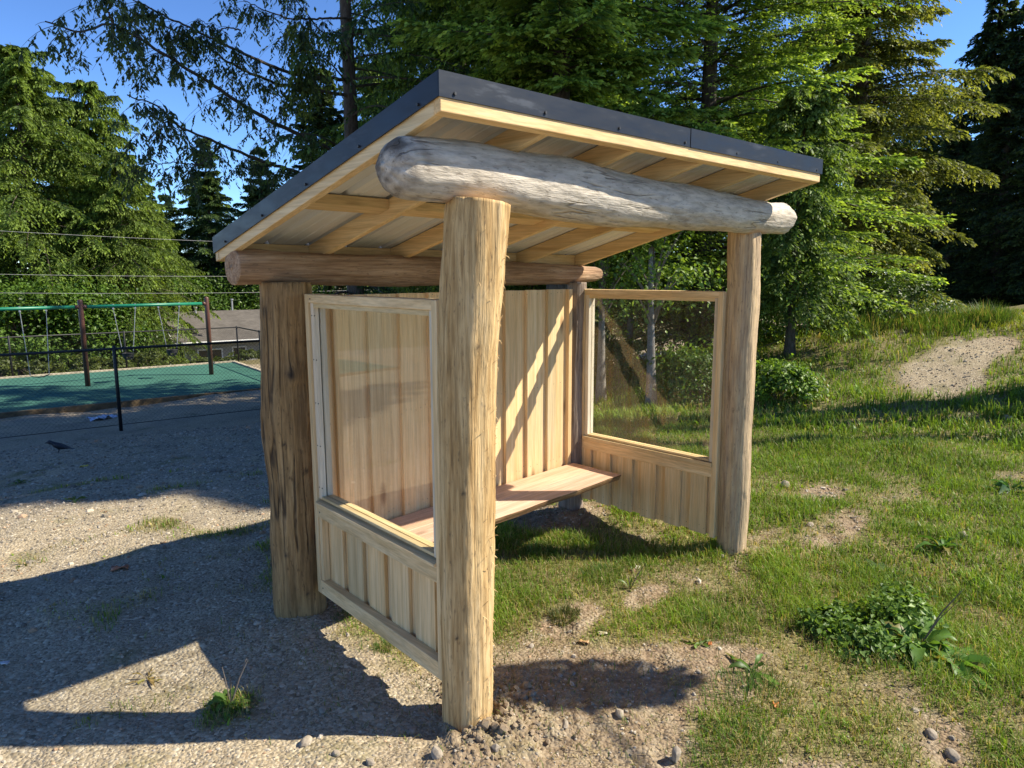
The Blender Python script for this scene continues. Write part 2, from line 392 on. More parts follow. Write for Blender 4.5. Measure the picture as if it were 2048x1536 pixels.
def pebbles():
    rng = np.random.default_rng(5)
    x, y, r = sample_area(138000, 1.2, 14, rng, 1.25)
    g, dirt = masks(x, y); s = x*NS[0]+y*NS[1]
    keep = (rng.random(len(x)) < np.clip(1.0-g*1.4, .03, 1)*.62)
    x, y, r = x[keep], y[keep], r[keep]
    z = ground_z(x, y); k = in_view(x, y, z); x, y, z, r = x[k], y[k], z[k], r[k]
    n = len(x); size = .0035+.006*rng.random(n)**2.5+.016*(rng.random(n) > .985)*rng.random(n); size *= np.clip(r/4, .8, 2)
    V, Fc = ico()
    sc = size[:, None]*rng.uniform(.6, 1.3, (n, 3)); sc[:, 2] *= .7
    P = V[None]*(1+.35*(rng.random((n, 12, 1))-.5))*sc[:, None]
    a = rng.uniform(0, 2*PI, n); c_, s_ = np.cos(a)[:, None], np.sin(a)[:, None]
    X = P[..., 0]*c_-P[..., 1]*s_; Y = P[..., 0]*s_+P[..., 1]*c_
    W = np.stack([X+x[:, None], Y+y[:, None], P[..., 2]+(z+size*.15)[:, None]], -1).reshape(-1, 3)
    FF = (Fc[None]+12*np.arange(n)[:, None, None]).reshape(-1, 3)
    tone = rng.random(n)**1.3
    col = np.array([.155, .13, .098])+tone[:, None]*np.array([.34, .30, .24]); col[rng.random(n) < .10] *= [1.1, .85, .68]
    t = NT('pebble stone'); c = t.attr('Col', 'Color')
    t.base(t.mix(.5, c, t.ramp(t.noise(t.obj(), 120, 3), [(.3, .6), (.7, 1.25)]), 'MULTIPLY'), .85, .2)
    o = mesh_obj('gravel_stones', W, FF, t.m, None, {'Col': np.repeat(col, 12, 0)})
    tag(o, 'loose small gravel scattered over the lot and bare soil', 'gravel', kind='stuff')
pebbles()

def blades(x, y, z, L, W, az, lean, col, colt):
    "curved grass blades: base pair, middle pair, tip; returns verts, quad-ish faces as tris, colours"
    n = len(x); dx, dy = np.sin(az), np.cos(az); px_, py_ = dy, -dx
    B = np.stack([x, y, z], -1); D = np.stack([dx, dy, np.zeros(n)], -1); S = np.stack([px_, py_, np.zeros(n)], -1)*W[:, None]
    up = np.array([0, 0, 1.])
    m = B+up*(L*.60*np.cos(lean*.5))[:, None]+D*(L*.55*np.sin(lean*.5))[:, None]
    tp = B+up*(L*(.60*np.cos(lean*.5)+.45*np.cos(lean*1.35)))[:, None]+D*(L*(.55*np.sin(lean*.5)+.5*np.sin(lean*1.35)))[:, None]
    V = np.stack([B-S, B+S, m+S*.75, m-S*.75, tp], 1)
    i = 5*np.arange(n)[:, None]
    T = np.concatenate([i+[0, 1, 2], i+[0, 2, 3], i+[3, 2, 4]], 1).reshape(-1, 3)
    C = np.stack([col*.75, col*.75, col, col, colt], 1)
    return V.reshape(-1, 3), T, C.reshape(-1, 3)
M_GRASS = leafmat('grass blade', .4, .5, .3)
def grass():
    rng = np.random.default_rng(11); VV, TT, CC = [], [], []; off = 0
    for (n, r0, r1, pw, L0_, W0) in ((350000, 1.3, 4.6, 1.0, .040, .0015), (325000, 4.4, 9, 1.0, .046, .0024), (290000, 8.6, 21, 1.0, .085, .0050)):
        x, y, r = sample_area(n, r0, r1, rng, pw)
        g, dirt = masks(x, y)
        cl = fbm(np.c_[x, y]*3.1, 3, 41); cl2 = fbm(np.c_[x, y]*.7, 2, 43)
        s = x*NS[0]+y*NS[1]
        keep = (rng.random(n) < g*(.55+.6*np.clip(cl+.4, 0, 1))) & ((s < 6) | (x > 8))
        x, y, r, g, cl, cl2 = [q[keep] for q in (x, y, r, g, cl, cl2)]
        z = ground_z(x, y); k = in_view(x, y, z); x, y, z, r, g, cl, cl2 = [q[k] for q in (x, y, z, r, g, cl, cl2)]
        # not inside posts
        n = len(x)
        L = L0_*rng.uniform(.5, 1.5, n)*(.55+.75*g+.75*np.clip(cl, 0, 1)); W = W0*rng.uniform(.7, 1.3, n)
        # small broad leaves of clover and dandelion
        br = rng.random(n) < .10; W = np.where(br, W*3.4, W); L = np.where(br, L*.8, L)
        az = rng.uniform(0, 2*PI, n); lean = rng.uniform(.15, 1.35, n); lean = np.where(br, lean+.35, lean)
        dry = np.clip(.60-.34*g-.08*np.clip(x-1.5, 0, 3)-.20*cl+.12*rng.standard_normal(n), 0, 1)
        dry = np.where(r > 6, dry*.6+.12*np.clip(cl2, 0, 1), dry)
        isdry = rng.random(n) < dry
        grn = np.array([.115, .225, .028])*rng.uniform(.55, 1.4, (n, 1))+np.array([.11, .085, .008])*rng.random((n, 1))
        yel = sst(9, 13, x)*np.clip(.5+cl2*.8, 0, 1)
        grn = grn*(1-yel[:, None]*.6)+np.array([.24, .235, .035])*yel[:, None]*.6
        straw = np.array([.46, .38, .18])*rng.uniform(.5, 1.15, (n, 1))
        col = np.where(isdry[:, None], straw, grn)
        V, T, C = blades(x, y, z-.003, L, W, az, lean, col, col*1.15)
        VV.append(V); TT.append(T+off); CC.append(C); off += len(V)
    # loose dead straw and clippings lying on the bare soil
    n = 100000; x, y, r = sample_area(n, 1.3, 6.5, rng, 1.0); g, dirt = masks(x, y)
    k = (x > -.15+.25*rng.standard_normal(n)) & (rng.random(n) < .55-.4*g) & ((y < 1.6) | (x > 2.2)); x, y = x[k], y[k]; z = ground_z(x, y); k = in_view(x, y, z); x, y, z = x[k], y[k], z[k]; n = len(x)
    green = rng.random(n) < .30; col = np.where(green[:, None], np.array([.13, .20, .04]), np.array([.42, .34, .18]))*rng.uniform(.45, 1.2, (n, 1))
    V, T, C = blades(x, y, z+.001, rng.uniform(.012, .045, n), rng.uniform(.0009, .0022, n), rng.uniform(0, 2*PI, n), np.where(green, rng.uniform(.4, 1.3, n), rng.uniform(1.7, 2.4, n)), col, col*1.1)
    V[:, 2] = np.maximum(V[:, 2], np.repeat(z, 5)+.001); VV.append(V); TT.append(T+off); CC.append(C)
    o = mesh_obj('grass', np.concatenate(VV), np.concatenate(TT), M_GRASS, None, {'Col': np.concatenate(CC)})
    tag(o, 'patchy short lawn with clover and dry straw', 'grass', kind='stuff')
grass()

def tallgrass(cx, cy, rx, ry, n, L, label, seed, name='grass_tuft', cat='grass tuft', gr='tall grass clumps', grn=(.10, .17, .03), W=.006, lean=.7):
    rng = np.random.default_rng(seed)
    a = rng.uniform(0, 2*PI, n); q = np.sqrt(rng.random(n)); dx, dy = rx*q*np.cos(a), ry*q*np.sin(a)
    z = ground_z(cx+dx, cy+dy)
    z0 = gz(cx, cy)
    col = np.array(grn)*rng.uniform(.6, 1.4, (n, 1)); d = rng.random(n) < .15; col[d] = np.array([.34, .28, .12])*rng.uniform(.6, 1.1, (d.sum(), 1))
    az = np.arctan2(dx, dy)+rng.normal(0, .9, n)
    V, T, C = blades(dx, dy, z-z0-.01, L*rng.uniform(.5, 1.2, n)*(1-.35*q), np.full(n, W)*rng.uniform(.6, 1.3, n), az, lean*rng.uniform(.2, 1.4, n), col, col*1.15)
    o = mesh_obj(name, V, T, M_GRASS, None, {'Col': C}); o.location = (cx, cy, z0)
    tag(o, label, cat, gr); return o
# ------------------------------------------------------------------ the shelter
shelter = thing('bus_shelter', 'open timber shelter with log posts, sloping metal roof, plank bench and side windows', 'shelter')

def log(name, rows, mat, axis, k=72, seed=0, lump=.006, flute=.003, knots=(), step=.012, domes=(0, 0), parent=shelter, label=None, fresh=(), enddark=0):
    "a log swept along rows of (x,y,z,r); axis 2 upright, 0 lying; real bumps, knots and rounded or sawn ends"
    rows = np.array(rows, float); d = np.r_[0, np.cumsum(np.linalg.norm(np.diff(rows[:, :3], axis=0), axis=1))]
    n = max(12, int(d[-1]/step)); q = np.linspace(0, d[-1], n)
    for e_, dm in ((0, domes[0]), (1, domes[1])):       # close rings where the end rounds over
        if dm: xx = dm*np.linspace(0, 1, 16)**2; q = np.r_[q, xx if e_ == 0 else d[-1]-xx]
    q = np.unique(np.round(q, 6)); n = len(q)
    qq_ = np.linspace(0, d[-1], 200)
    def sm(col):
        v = np.interp(qq_, d, col); pad = np.pad(v, 7, mode='reflect', reflect_type='odd'); return np.interp(q, qq_, np.convolve(pad, np.ones(15)/15, 'valid'))
    C = np.stack([sm(rows[:, i]) for i in range(3)], 1); r = sm(rows[:, 3])
    for e, dm in ((0, domes[0]), (1, domes[1])):
        if dm:
            t = np.clip((q if e == 0 else d[-1]-q)/dm, 0, 1); r = r*np.sqrt(np.clip(1-(1-t)**2.6, .0, 1))
    r = np.maximum(r, .012)
    T = np.gradient(C, q, axis=0); T /= np.linalg.norm(T, axis=1)[:, None]
    up = np.array([0, 0, 1.]) if axis != 2 else np.array([1., 0, 0])
    A = np.cross(T, up); A /= np.linalg.norm(A, axis=1)[:, None]; B = np.cross(T, A)
    a = np.arange(k)*2*PI/k
    R = np.repeat(r[:, None], k, 1)
    ca, sa = np.cos(a), np.sin(a)
    N = np.stack([np.tile(ca, n), np.tile(sa, n), np.repeat(q, k)], 1)
    R = R + (lump*fbm(N*[1.1, 1.1, 3.2], 3, seed) + flute*fbm(N*[5, 5, 1.3], 2, seed+7) + .0012*fbm(N*[9, 9, 30], 2, seed+3)).reshape(n, k)*np.clip(R/.05, .1, 1)
    dark = np.zeros((n, k))
    for (qq, aa, sz, h) in knots:
        da = np.abs((a-aa+PI) % (2*PI)-PI)[None]*r.mean(); dq = (q-qq)[:, None]*.8
        e = np.exp(-(da**2+dq**2)/sz**2); R = R+h*e; core = np.exp(-(da**2+dq**2)/(sz*.45)**2); dark = np.maximum(dark, .85*core+.25*e)
    fr = np.zeros((n, k))
    for (qq, aa, sq, sa_) in fresh:
        da = np.abs((a-aa+PI) % (2*PI)-PI)[None]*r.mean(); fr = np.maximum(fr, .75*np.exp(-((da/sa_)**4+((q-qq)[:, None]/sq)**4)))
    if enddark:
        W_ = C[:, None]+R[..., None]*(ca[None, :, None]*A[:, None]+sa[None, :, None]*B[:, None]); nz = fbm(W_.reshape(-1, 3)*[26, 16, 22], 4, seed+21).reshape(n, k); dark = np.maximum(dark, np.clip(enddark*np.exp(-(q[:, None]/.11)**2)*(.75+.9*nz), 0, .8))
    V = C[:, None]+R[..., None]*(ca[None, :, None]*A[:, None]+sa[None, :, None]*B[:, None])
    V = V.reshape(-1, 3); i = np.arange(n-1)[:, None]*k; j = np.arange(k)[None]; j2 = (j+1) % k
    Q = np.stack([i+j, i+j2, i+k+j2, i+k+j], -1).reshape(-1, 4)
    V = np.vstack([V, C[0]-T[0]*.002, C[-1]+T[-1]*.002]); m = n*k
    c0 = np.stack([np.full(k, m), (np.arange(k)+1) % k, np.arange(k)], 1); c1 = np.stack([np.full(k, m+1), (n-1)*k+np.arange(k), (n-1)*k+(np.arange(k)+1) % k], 1)
    dk = np.r_[dark.ravel(), 0, 0]
    o = mesh_obj(name, V, [Q, c0, c1], mat, parent, {'dark': dk, 'fresh': np.r_[fr.ravel(), 0, 0]}, True)
    if label: o['label'] = label
    return o
FLr = [(.093, .053, -.22, .100), (.093, .053, -.012, .0985), (.095, .051, .294, .1005), (.096, .051, .507, .103), (.098, .049, .919, .109), (.101, .047, 1.216, .109), (.107, .04, 1.504, .111), (.118, .031, 1.69, .114), (.132, .019, 1.873, .116), (.143, .012, 2.03, .117), (.146, .012, 2.045, .114)]
FL = log('post', FLr, M_LOG_TAN, 2, seed=1, lump=.005, flute=.004, knots=((1.2, 2.3, .014, .003), (.62, 2.0, .012, .003), (1.75, 2.7, .012, .002)), label='thick yellow peeled front post with frayed bark strips')
FR = log('post', [(2.426, .047, -.22, .092), (2.426, .047, -.013, .092), (2.426, .046, .362, .097), (2.423, .052, 1.008, .098), (2.424, .051, 1.628, .097), (2.421, .057, 2.03, .098), (2.421, .057, 2.05, .096)], M_LOG_PALE, 2, seed=2, lump=.007, label='smoother pale front post')
BL = log('post', [(.129, 1.384, -.25, .139), (.129, 1.384, -.05, .137), (.123, 1.387, .344, .136), (.122, 1.388, 1.152, .135), (.126, 1.386, 1.724, .130), (.126, 1.386, 1.75, .128)], M_LOG_BROWN, 2, seed=4, lump=.011, flute=.007, knots=((1.55, 2.70, .045, .016), (1.05, 3.15, .018, .004), (.62, 2.2, .02, .004), (1.2, 2.35, .014, .003), (.40, 2.9, .016, .003)), label='stout brown back post with a large knot')
BR = log('post', [(2.384, 1.33, -.2, .095), (2.384, 1.33, .09, .092), (2.392, 1.32, .6, .080), (2.4, 1.31, 1.236, .070), (2.403, 1.306, 1.71, .068), (2.403, 1.306, 1.73, .066)], M_LOG_GREY, 2, seed=5, lump=.005, label='thin weathered grey back post')
log('beam', [(-.225, .093, 2.143, .098), (-.153, .089, 2.144, .105), (.215, .076, 2.153, .116), (.607, .061, 2.136, .127), (.941, .049, 2.128, .123), (1.332, .034, 2.122, .118), (1.796, .017, 2.12, .110), (2.548, -.010, 2.12, .092), (2.83, -.021, 2.131, .088)], M_BEAM_GREY, 0, seed=8, lump=.008, flute=.003, knots=((.30, 4.3, .02, .004), (1.3, 4.6, .012, .002)), domes=(.10, .06), fresh=((.36, 1.57, .12, .07), (2.63, 1.57, .10, .06)), enddark=.62, label='silver grey weathered front beam log')
log('beam', [(-.125, 1.426, 1.821, .084), (-.06, 1.424, 1.824, .084), (.53, 1.409, 1.813, .085), (1.123, 1.393, 1.802, .084), (1.717, 1.377, 1.794, .080), (2.4, 1.36, 1.785, .068), (2.75, 1.351, 1.785, .05)], M_BEAM_BROWN, 0, seed=9, lump=.005, domes=(.008, .09), label='reddish brown back beam log')

# frayed inner bark standing off the front post
def shreds():
    rng = np.random.default_rng(3); m = MB()
    for i in range(230):
        z = rng.uniform(.05, 2.0); a = rng.normal(-.72, .62)            # mostly on the sunny side
        cx, cy, r = np.interp(z, [q[2] for q in FLr], [q[0] for q in FLr]), np.interp(z, [q[2] for q in FLr], [q[1] for q in FLr]), np.interp(z, [q[2] for q in FLr], [q[3] for q in FLr])
        o = np.array([math.cos(a), math.sin(a), 0]); p = np.array([cx, cy, z])+o*(r-.002)
        L = rng.uniform(.008, .030); up = rng.choice([-1, 1])*rng.uniform(.3, 1.4); side = np.array([-o[1], o[0], 0])*rng.normal(0, .5)
        d = o*rng.uniform(.35, 1)+side+np.array([0, 0, up]); d /= np.linalg.norm(d); w = rng.uniform(.0007, .0018)
        m.tube([p, p+d*L*.5+o*.002, p+d*L+np.array([0, 0, -.2*L])], [w, w*.8, w*.3], 3, False)
    b = m.build('bark_shreds', M_SHRED, FL); b['kind'] = 'stuff'
M_SHRED = plain('dry bast fibre', (.62, .44, .22), .7, .2)
shreds()

# --- side panels: u runs from the open front to the back, n points outwards, z up
def panel(P0, P1, outward, zb, zt, zs, y0, side):
    P0, P1 = np.array(P0, float), np.array(P1, float); Lg = np.linalg.norm(P1-P0); u = (P1-P0)/Lg; n = np.array([u[1], -u[0]])*outward
    def T(P):  # local: x along u from the front, y depth inwards from the outer face, z
        return np.c_[P0[0]+u[0]*P[:, 0]-n[0]*P[:, 1], P0[1]+u[1]*P[:, 0]-n[1]*P[:, 1], P[:, 2]]
    a, b = y0, Lg
    root = MB()
    gap, pit = .05, .2
    # outer boards, then inner boards that cover the gaps
    k = 0; e = b-.055-.145+.002
    zlo, zhi = zb+.004, zs-.045
    m_out = MB(); m_in = MB(); x = b-.057
    while x > a+.02:
        x0 = max(x-.148, a+.012); m_out.box(x0, x, .045, .063, zlo+rng0.uniform(0, .006), zhi, T)
        if x0 > a+.05:
            c = x0-.025; m_in.box(max(c-.062, a+.012), min(c+.062, b-.03), .0635, .084, zlo+rng0.uniform(-.004, .004), zhi+.032, T)
        x -= .198
    m_in.box(b-.11, b-.036, .0635, .084, zlo, zhi+.032, T)
    P = m_out.build('side_panel', M_LZ, shelter, .002)
    P['label'] = 'left side panel with scratched window' if side == 'L' else 'right side panel with clear window'
    m_in.build('inner_boards', M_LZ, P, .002)
    fz = MB(); fz.box(b-.036, b, 0, .09, zb, zt, T); fz.build('stile', M_LZ, P, .003)               # rear stile on edge
    fz = MB(); fz.box(a, a+.036, .0, .09, zb, zt-.003, T); fz.build('stile', M_LZ, P, .003)         # front stile against the post
    fy = MB()
    fy.box(a+.036, b-.036, .002, .088, zt-.042, zt-.002, T); fy.build('top_rail', M_LY, P, .003)
    fy = MB(); fy.box(a+.036, b-.036, .001, .090, zs-.09, zs-.022, T); fy.build('middle_rail', M_LY, P, .003)
    if side == 'L':
        fy = MB(); fy.box(a+.036, b-.036, .001, .0448, zb, zb+.072, T); fy.build('bottom_rail', M_LY, P, .003)
        mb = MB(); mb.box(b-.062, b-.0365, .008, .044, zb+.0725, zs-.091, T); mb.build('corner_batten', M_LZ, P, .002)
    # sloping sill
    s = MB(); Pz = np.array([(a+.036, -.012, zs-.021), (b-.036, -.012, zs-.021), (b-.036, .10, zs-.021), (a+.036, .10, zs-.021), (a+.036, -.012, zs-.008), (b-.036, -.012, zs-.008), (b-.036, .10, zs+.006), (a+.036, .10, zs+.006)])
    s.hexa(T(Pz)); s.build('sill', M_LY, P, .002)
    # glazing beads, both sides of the pane
    xx0, xx1, z0, z1 = a+.0365, b-.0365, zs+.0065, zt-.0425
    for d0, d1 in ((.012, .040), (.0465, .076)):
        for q, mt in (((xx0, xx0+.030, d0, d1, z0, z1), M_LZB), ((xx1-.030, xx1, d0, d1, z0, z1), M_LZB), ((xx0+.0302, xx1-.0302, d0, d1, z1-.022, z1), M_LYB), ((xx0+.0302, xx1-.0302, d0, d1, z0, z0+.014), M_LYB)):
            bd = MB(); bd.box(*q, T); bd.build('window_bead', mt, P, .002)
    g = MB(); g.box(xx0+.004, xx1-.004, .0415, .0455, z0+.003, z1-.003, T); g.build('window_pane', M_GLASS, P)
    sc = MB()
    for zz in np.linspace(z0+.06, z1-.06, 5):
        for xx in (xx1-.014, xx1-.042+.0):
            c = T(np.array([(xx, .0105, zz)]))[0]; e_ = T(np.array([(xx, .0128, zz)]))[0]; sc.tube([c, e_], .0034, 8)
    for zz in (zb+.036, zs-.06, zt-.022):
        c = T(np.array([(b-.06, -.001, zz)]))[0]; e_ = T(np.array([(b-.06, .003, zz)]))[0]; sc.tube([c, e_], .0035, 8)
    # nails through the inner boards
    for xx in np.arange(a+.08, b-.05, .032):
        for zz in (zhi+.018, zlo+.05):
            if rng0.random() < .55:
                q = zz+rng0.normal(0, .006); c = T(np.array([(xx, .0835, q)]))[0]; e_ = T(np.array([(xx, .0848, q)]))[0]; sc.tube([c, e_], .0022, 6)
    h_ = sc.build('screw_heads', M_SCREW, P); h_['kind'] = 'stuff'
    return P
M_LZB = lumber('planed pale bead upright', 2, (.60, .50, .36), (.72, .63, .48), (.80, .72, .58)); M_LYB = lumber('planed pale bead', 1, (.56, .40, .19), (.70, .53, .28), (.78, .63, .37))
panel((0, 0), (.127, 1.211), -1, .168, 1.694, .667, .105, 'L')
panel((2.398, 0), (2.488, 1.262), 1, .118, 1.682, .60, .115, 'R')

# --- back wall: board on board, inner face at y about 1.262
def back_wall():
    P0, P1 = np.array([.225, 1.262]), np.array([2.36, 1.272]); u = (P1-P0)/np.linalg.norm(P1-P0); n = np.array([-u[1], u[0]])
    def T(P): return np.c_[P0[0]+u[0]*P[:, 0]+n[0]*P[:, 1], P0[1]+u[1]*P[:, 0]+n[1]*P[:, 1], P[:, 2]]
    W = 2.08; a = MB(); b = MB(); x = 1.605-.225-.2146*7
    while x < W+.1:
        x0, x1 = max(x, .0), min(x+.092, W-.045)
        if x1 > x0+.02: a.box(x0, x1, 0, .024, .30+rng0.uniform(0, .01), 1.684, T)
        y0, y1 = max(x+.092-.025, .0), min(x+.2146+.025, W-.03)
        if y1 > y0+.02: b.box(y0, y1, .0245, .044, .30+rng0.uniform(0, .01), 1.682, T)
        x += .2146
    nl = MB()
    for k in range(60):
        xx = .05+.0358*k
        for zz in (1.655, 1.02, .47):
            if rng0.random() < .5: q = zz+rng0.normal(0, .008); nl.tube([T(np.array([(xx, -.0008, q)]))[0], T(np.array([(xx, .0004, q)]))[0]], .0024, 6)
    o = a.build('back_wall', M_LZ, shelter, .002); h_ = nl.build('nail_heads', M_SCREW, o); h_['kind'] = 'stuff'; b.build('outer_boards', M_LZ, o, .002)
    
    for q in ((W-.042, W-.004), (0, .038)):
        f = MB(); f.box(*q, -.004, .086, .30, 1.682, T); f.build('stile', M_LZ, o, .003)
    for q in ((1.60, 1.680), (.32, .40)):
        f = MB(); f.box(.04, W-.044, .0445, .084, *q, T); f.build('back_rail', M_LX, o, .003)
back_wall()

# --- bench
def bench():
    m = MB(); Z = .41
    m.hexa(np.array([(.205, 1.035, Z-.042), (2.30, 1.035, Z-.042), (2.315, 1.258, Z-.042), (.222, 1.258, Z-.042), (.205, 1.035, Z), (2.30, 1.035, Z), (2.315, 1.258, Z), (.222, 1.258, Z)]))
    o = m.build('bench', M_BENCH, shelter, .003)
    # front plank keeps its wavy natural edge
    nx = 90; xs = np.linspace(.190, 2.292, nx); yf = .818+.006*vnoise(np.c_[xs*4, xs*0], 3)+.004*vnoise(np.c_[xs*15, xs*0], 4)
    rows = []
    for x, y in zip(xs, yf): rows.append([(x, 1.031, Z-.001), (x, y, Z-.001), (x, y+.006, Z-.016), (x, y+.022, Z-.043), (x, 1.031, Z-.043)])
    V = np.array(rows).reshape(-1, 3); Fc = [(i*5+j, (i+1)*5+j, (i+1)*5+(j+1) % 5, i*5+(j+1) % 5) for i in range(nx-1) for j in range(5)]+[(0, 1, 2, 3, 4), tuple((nx-1)*5+j for j in (4, 3, 2, 1, 0))]
    p = mesh_obj('bench_plank', V, Fc, M_BENCH, o, {'rnd': np.full(len(V), .35)})
    p.data.materials.append(M_EDGE)
    for f in p.data.polygons:
        if f.index < (nx-1)*5 and f.index % 5 in (1, 2): f.material_index = 1
M_EDGE = logmat('bark edge of bench', 0, [(.3, (.13, .07, .035)), (.5, (.30, .17, .08)), (.7, (.48, .30, .15))], .3)
bench()

# --- roof: corners of the top surface, clockwise from the front left
RA, RB, RC, RD = [np.array(q, float) for q in ((-.15, -.115, 2.416), (2.53, -.335, 2.417), (2.52, 1.42, 1.944), (-.13, 1.59, 1.963))]
def RP(u, v, wd):
    u, v, wd = [np.asarray(q, float) for q in (u, v, wd)]
    p = ((1-u)*(1-v))[..., None]*RA+(u*(1-v))[..., None]*RB+(u*v)[..., None]*RC+((1-u)*v)[..., None]*RD
    p[..., 2] -= wd; return p
WU, WV = 2.68, 1.78
def rbox(m, u0, u1, v0, v1, w0, w1, r=None):
    m.hexa(RP(np.array([u0, u1, u1, u0]*2), np.array([v0, v0, v1, v1]*2), np.array([w1]*4+[w0]*4)), r)
def roof():
    # ribbed sheet
    prof = []; x = .012
    while x < WU-.02:
        for dx, h in ((0, 0), (.012, .024), (.030, .024), (.042, 0), (.085, 0), (.089, .003), (.099, .003), (.103, 0), (.155, 0), (.159, .003), (.169, .003), (.173, 0)):
            if x+dx < WU-.012: prof.append((x+dx, h))
        x += .229
    prof.append((WU-.012, 0)); pr = np.array(prof); nv = 12; n = len(pr)
    vv = np.linspace(.006, .994, nv)
    U = np.repeat(pr[None, :, 0]/WU, nv, 0); Vv = np.repeat(vv[:, None], n, 1)
    top = RP(U, Vv, .022-pr[None, :, 1]+0*U).reshape(-1, 3); bot = RP(U, Vv, .0235-pr[None, :, 1]+0*U).reshape(-1, 3)
    V = np.vstack([top, bot]); m = nv*n; Fc = []
    for i in range(nv-1):
        for j in range(n-1):
            q = (i*n+j, i*n+j+1, (i+1)*n+j+1, (i+1)*n+j); Fc.append(q); Fc.append(tuple(k+m for k in q[::-1]))
    o = mesh_obj('roof', V, Fc, M_SHEET, shelter, {'rnd': np.zeros(len(V))})
    hw = .019/WU
    us = [hw+.003, .19, .385, .572, .765, 1-hw-.003]
    for k, u in enumerate(us):
        m = MB(); rbox(m, u-hw, u+hw, .022, .980, .027, .116); m.build('rafter', M_LY, o, .003)
    m = MB(); rbox(m, .002, .998, .0015, .0215, .0265, .1165); m.build('fascia_board', M_LX, o, .003)
    m = MB(); rbox(m, .002, .998, .9805, .9985, .0265, .112); m.build('fascia_board', M_LX, o, .003)
    for v in (.29, .585):
        for a, b in zip(us[:-1], us[1:]):
            m = MB(); rbox(m, a+hw+.0004, b-hw-.0004, v-.023, v+.023, .030, .074); m.build('purlin_block', M_LX, o, .003)
    # folded metal flashing on all four edges
    e = .0016
    f = MB(); rbox(f, -.001, .548, -e, .0008, -.006, .074); rbox(f, -.001, 1.001, .0009, .05, -.006, -.0035)
    f.build('metal_trim', M_TRIM, o)
    f = MB(); rbox(f, .515, 1.001, -e*1.9, -e*1.02, -.0066, .0745); f.build('metal_trim', M_TRIM, o)
    f = MB(); rbox(f, -e*.7, .0006, .001, .999, -.0062, .072); rbox(f, .0007, .035, .0505, .95, -.006, -.0034); f.build('metal_trim', M_TRIM, o)
    f = MB(); rbox(f, 1-.0006, 1+e*.7, .001, .999, -.0062, .072); rbox(f, .965, .9993, .0505, .95, -.006, -.0034); f.build('metal_trim', M_TRIM, o)
    f = MB(); rbox(f, -.001, 1.001, .9992, 1+e, -.006, .070); f.build('metal_trim', M_TRIM, o)
    s = MB()
    for u in (.022, .175, .33, .50, .66, .81, .975):
        c = RP(np.array(u), np.array(-.0024), np.array(.055+.004*math.sin(u*40))); s.tube([c+[0, -.004, 0], c+[0, .004, 0]], .0055, 10)
    for v in (.06, .26, .48, .70, .92):
        c = RP(np.array(-.0018), np.array(v), np.array(.056)); s.tube([c+[-.005, 0, 0], c+[.004, 0, 0]], .0055, 10)
    h_ = s.build('screw_heads', M_SCREW, o); h_['kind'] = 'stuff'
roof()
# ------------------------------------------------------------------ placing helpers
def hit(px, py, dmax=60):
    "where the view ray of a photo pixel meets the ground"
    ds = np.linspace(1.0, dmax, 3000)
    v = CF+CR*(px-1024)/F-CU*(py-768)/F; P = CAM+v[None]*(ds/math.hypot(v[0], v[1]))[:, None]
    b = P[:, 2]-ground_z(P[:, 0], P[:, 1]); k = int(np.argmax(b < 0)); return P[k] if b[k] < 0 else P[-1]
def onground(px, d):
    p = at(px, 600, d); return np.array([p[0], p[1], gz(p[0], p[1])])

# ------------------------------------------------------------------ trees
M_CONIFER = leafmat('conifer spray', .46, .55, .25)
M_LEAF = leafmat('broad leaf', .42, .45, .35)
M_BARK = logmat('grey brown bark', 2, [(.3, (.035, .028, .022)), (.5, (.085, .068, .052)), (.72, (.15, .125, .10))], .6, .2)
M_TWIG = plain('bare twig', (.17, .14, .115), .9, .1, 0, .35, 3)
M_BARKP = plain('tarred timber', (.09, .065, .045), .85, .2, 0, .3, 4)
M_PALEBARK = logmat('pale alder bark', 2, [(.3, (.10, .09, .08)), (.5, (.21, .195, .175)), (.72, (.36, .34, .31))], .3, .6)

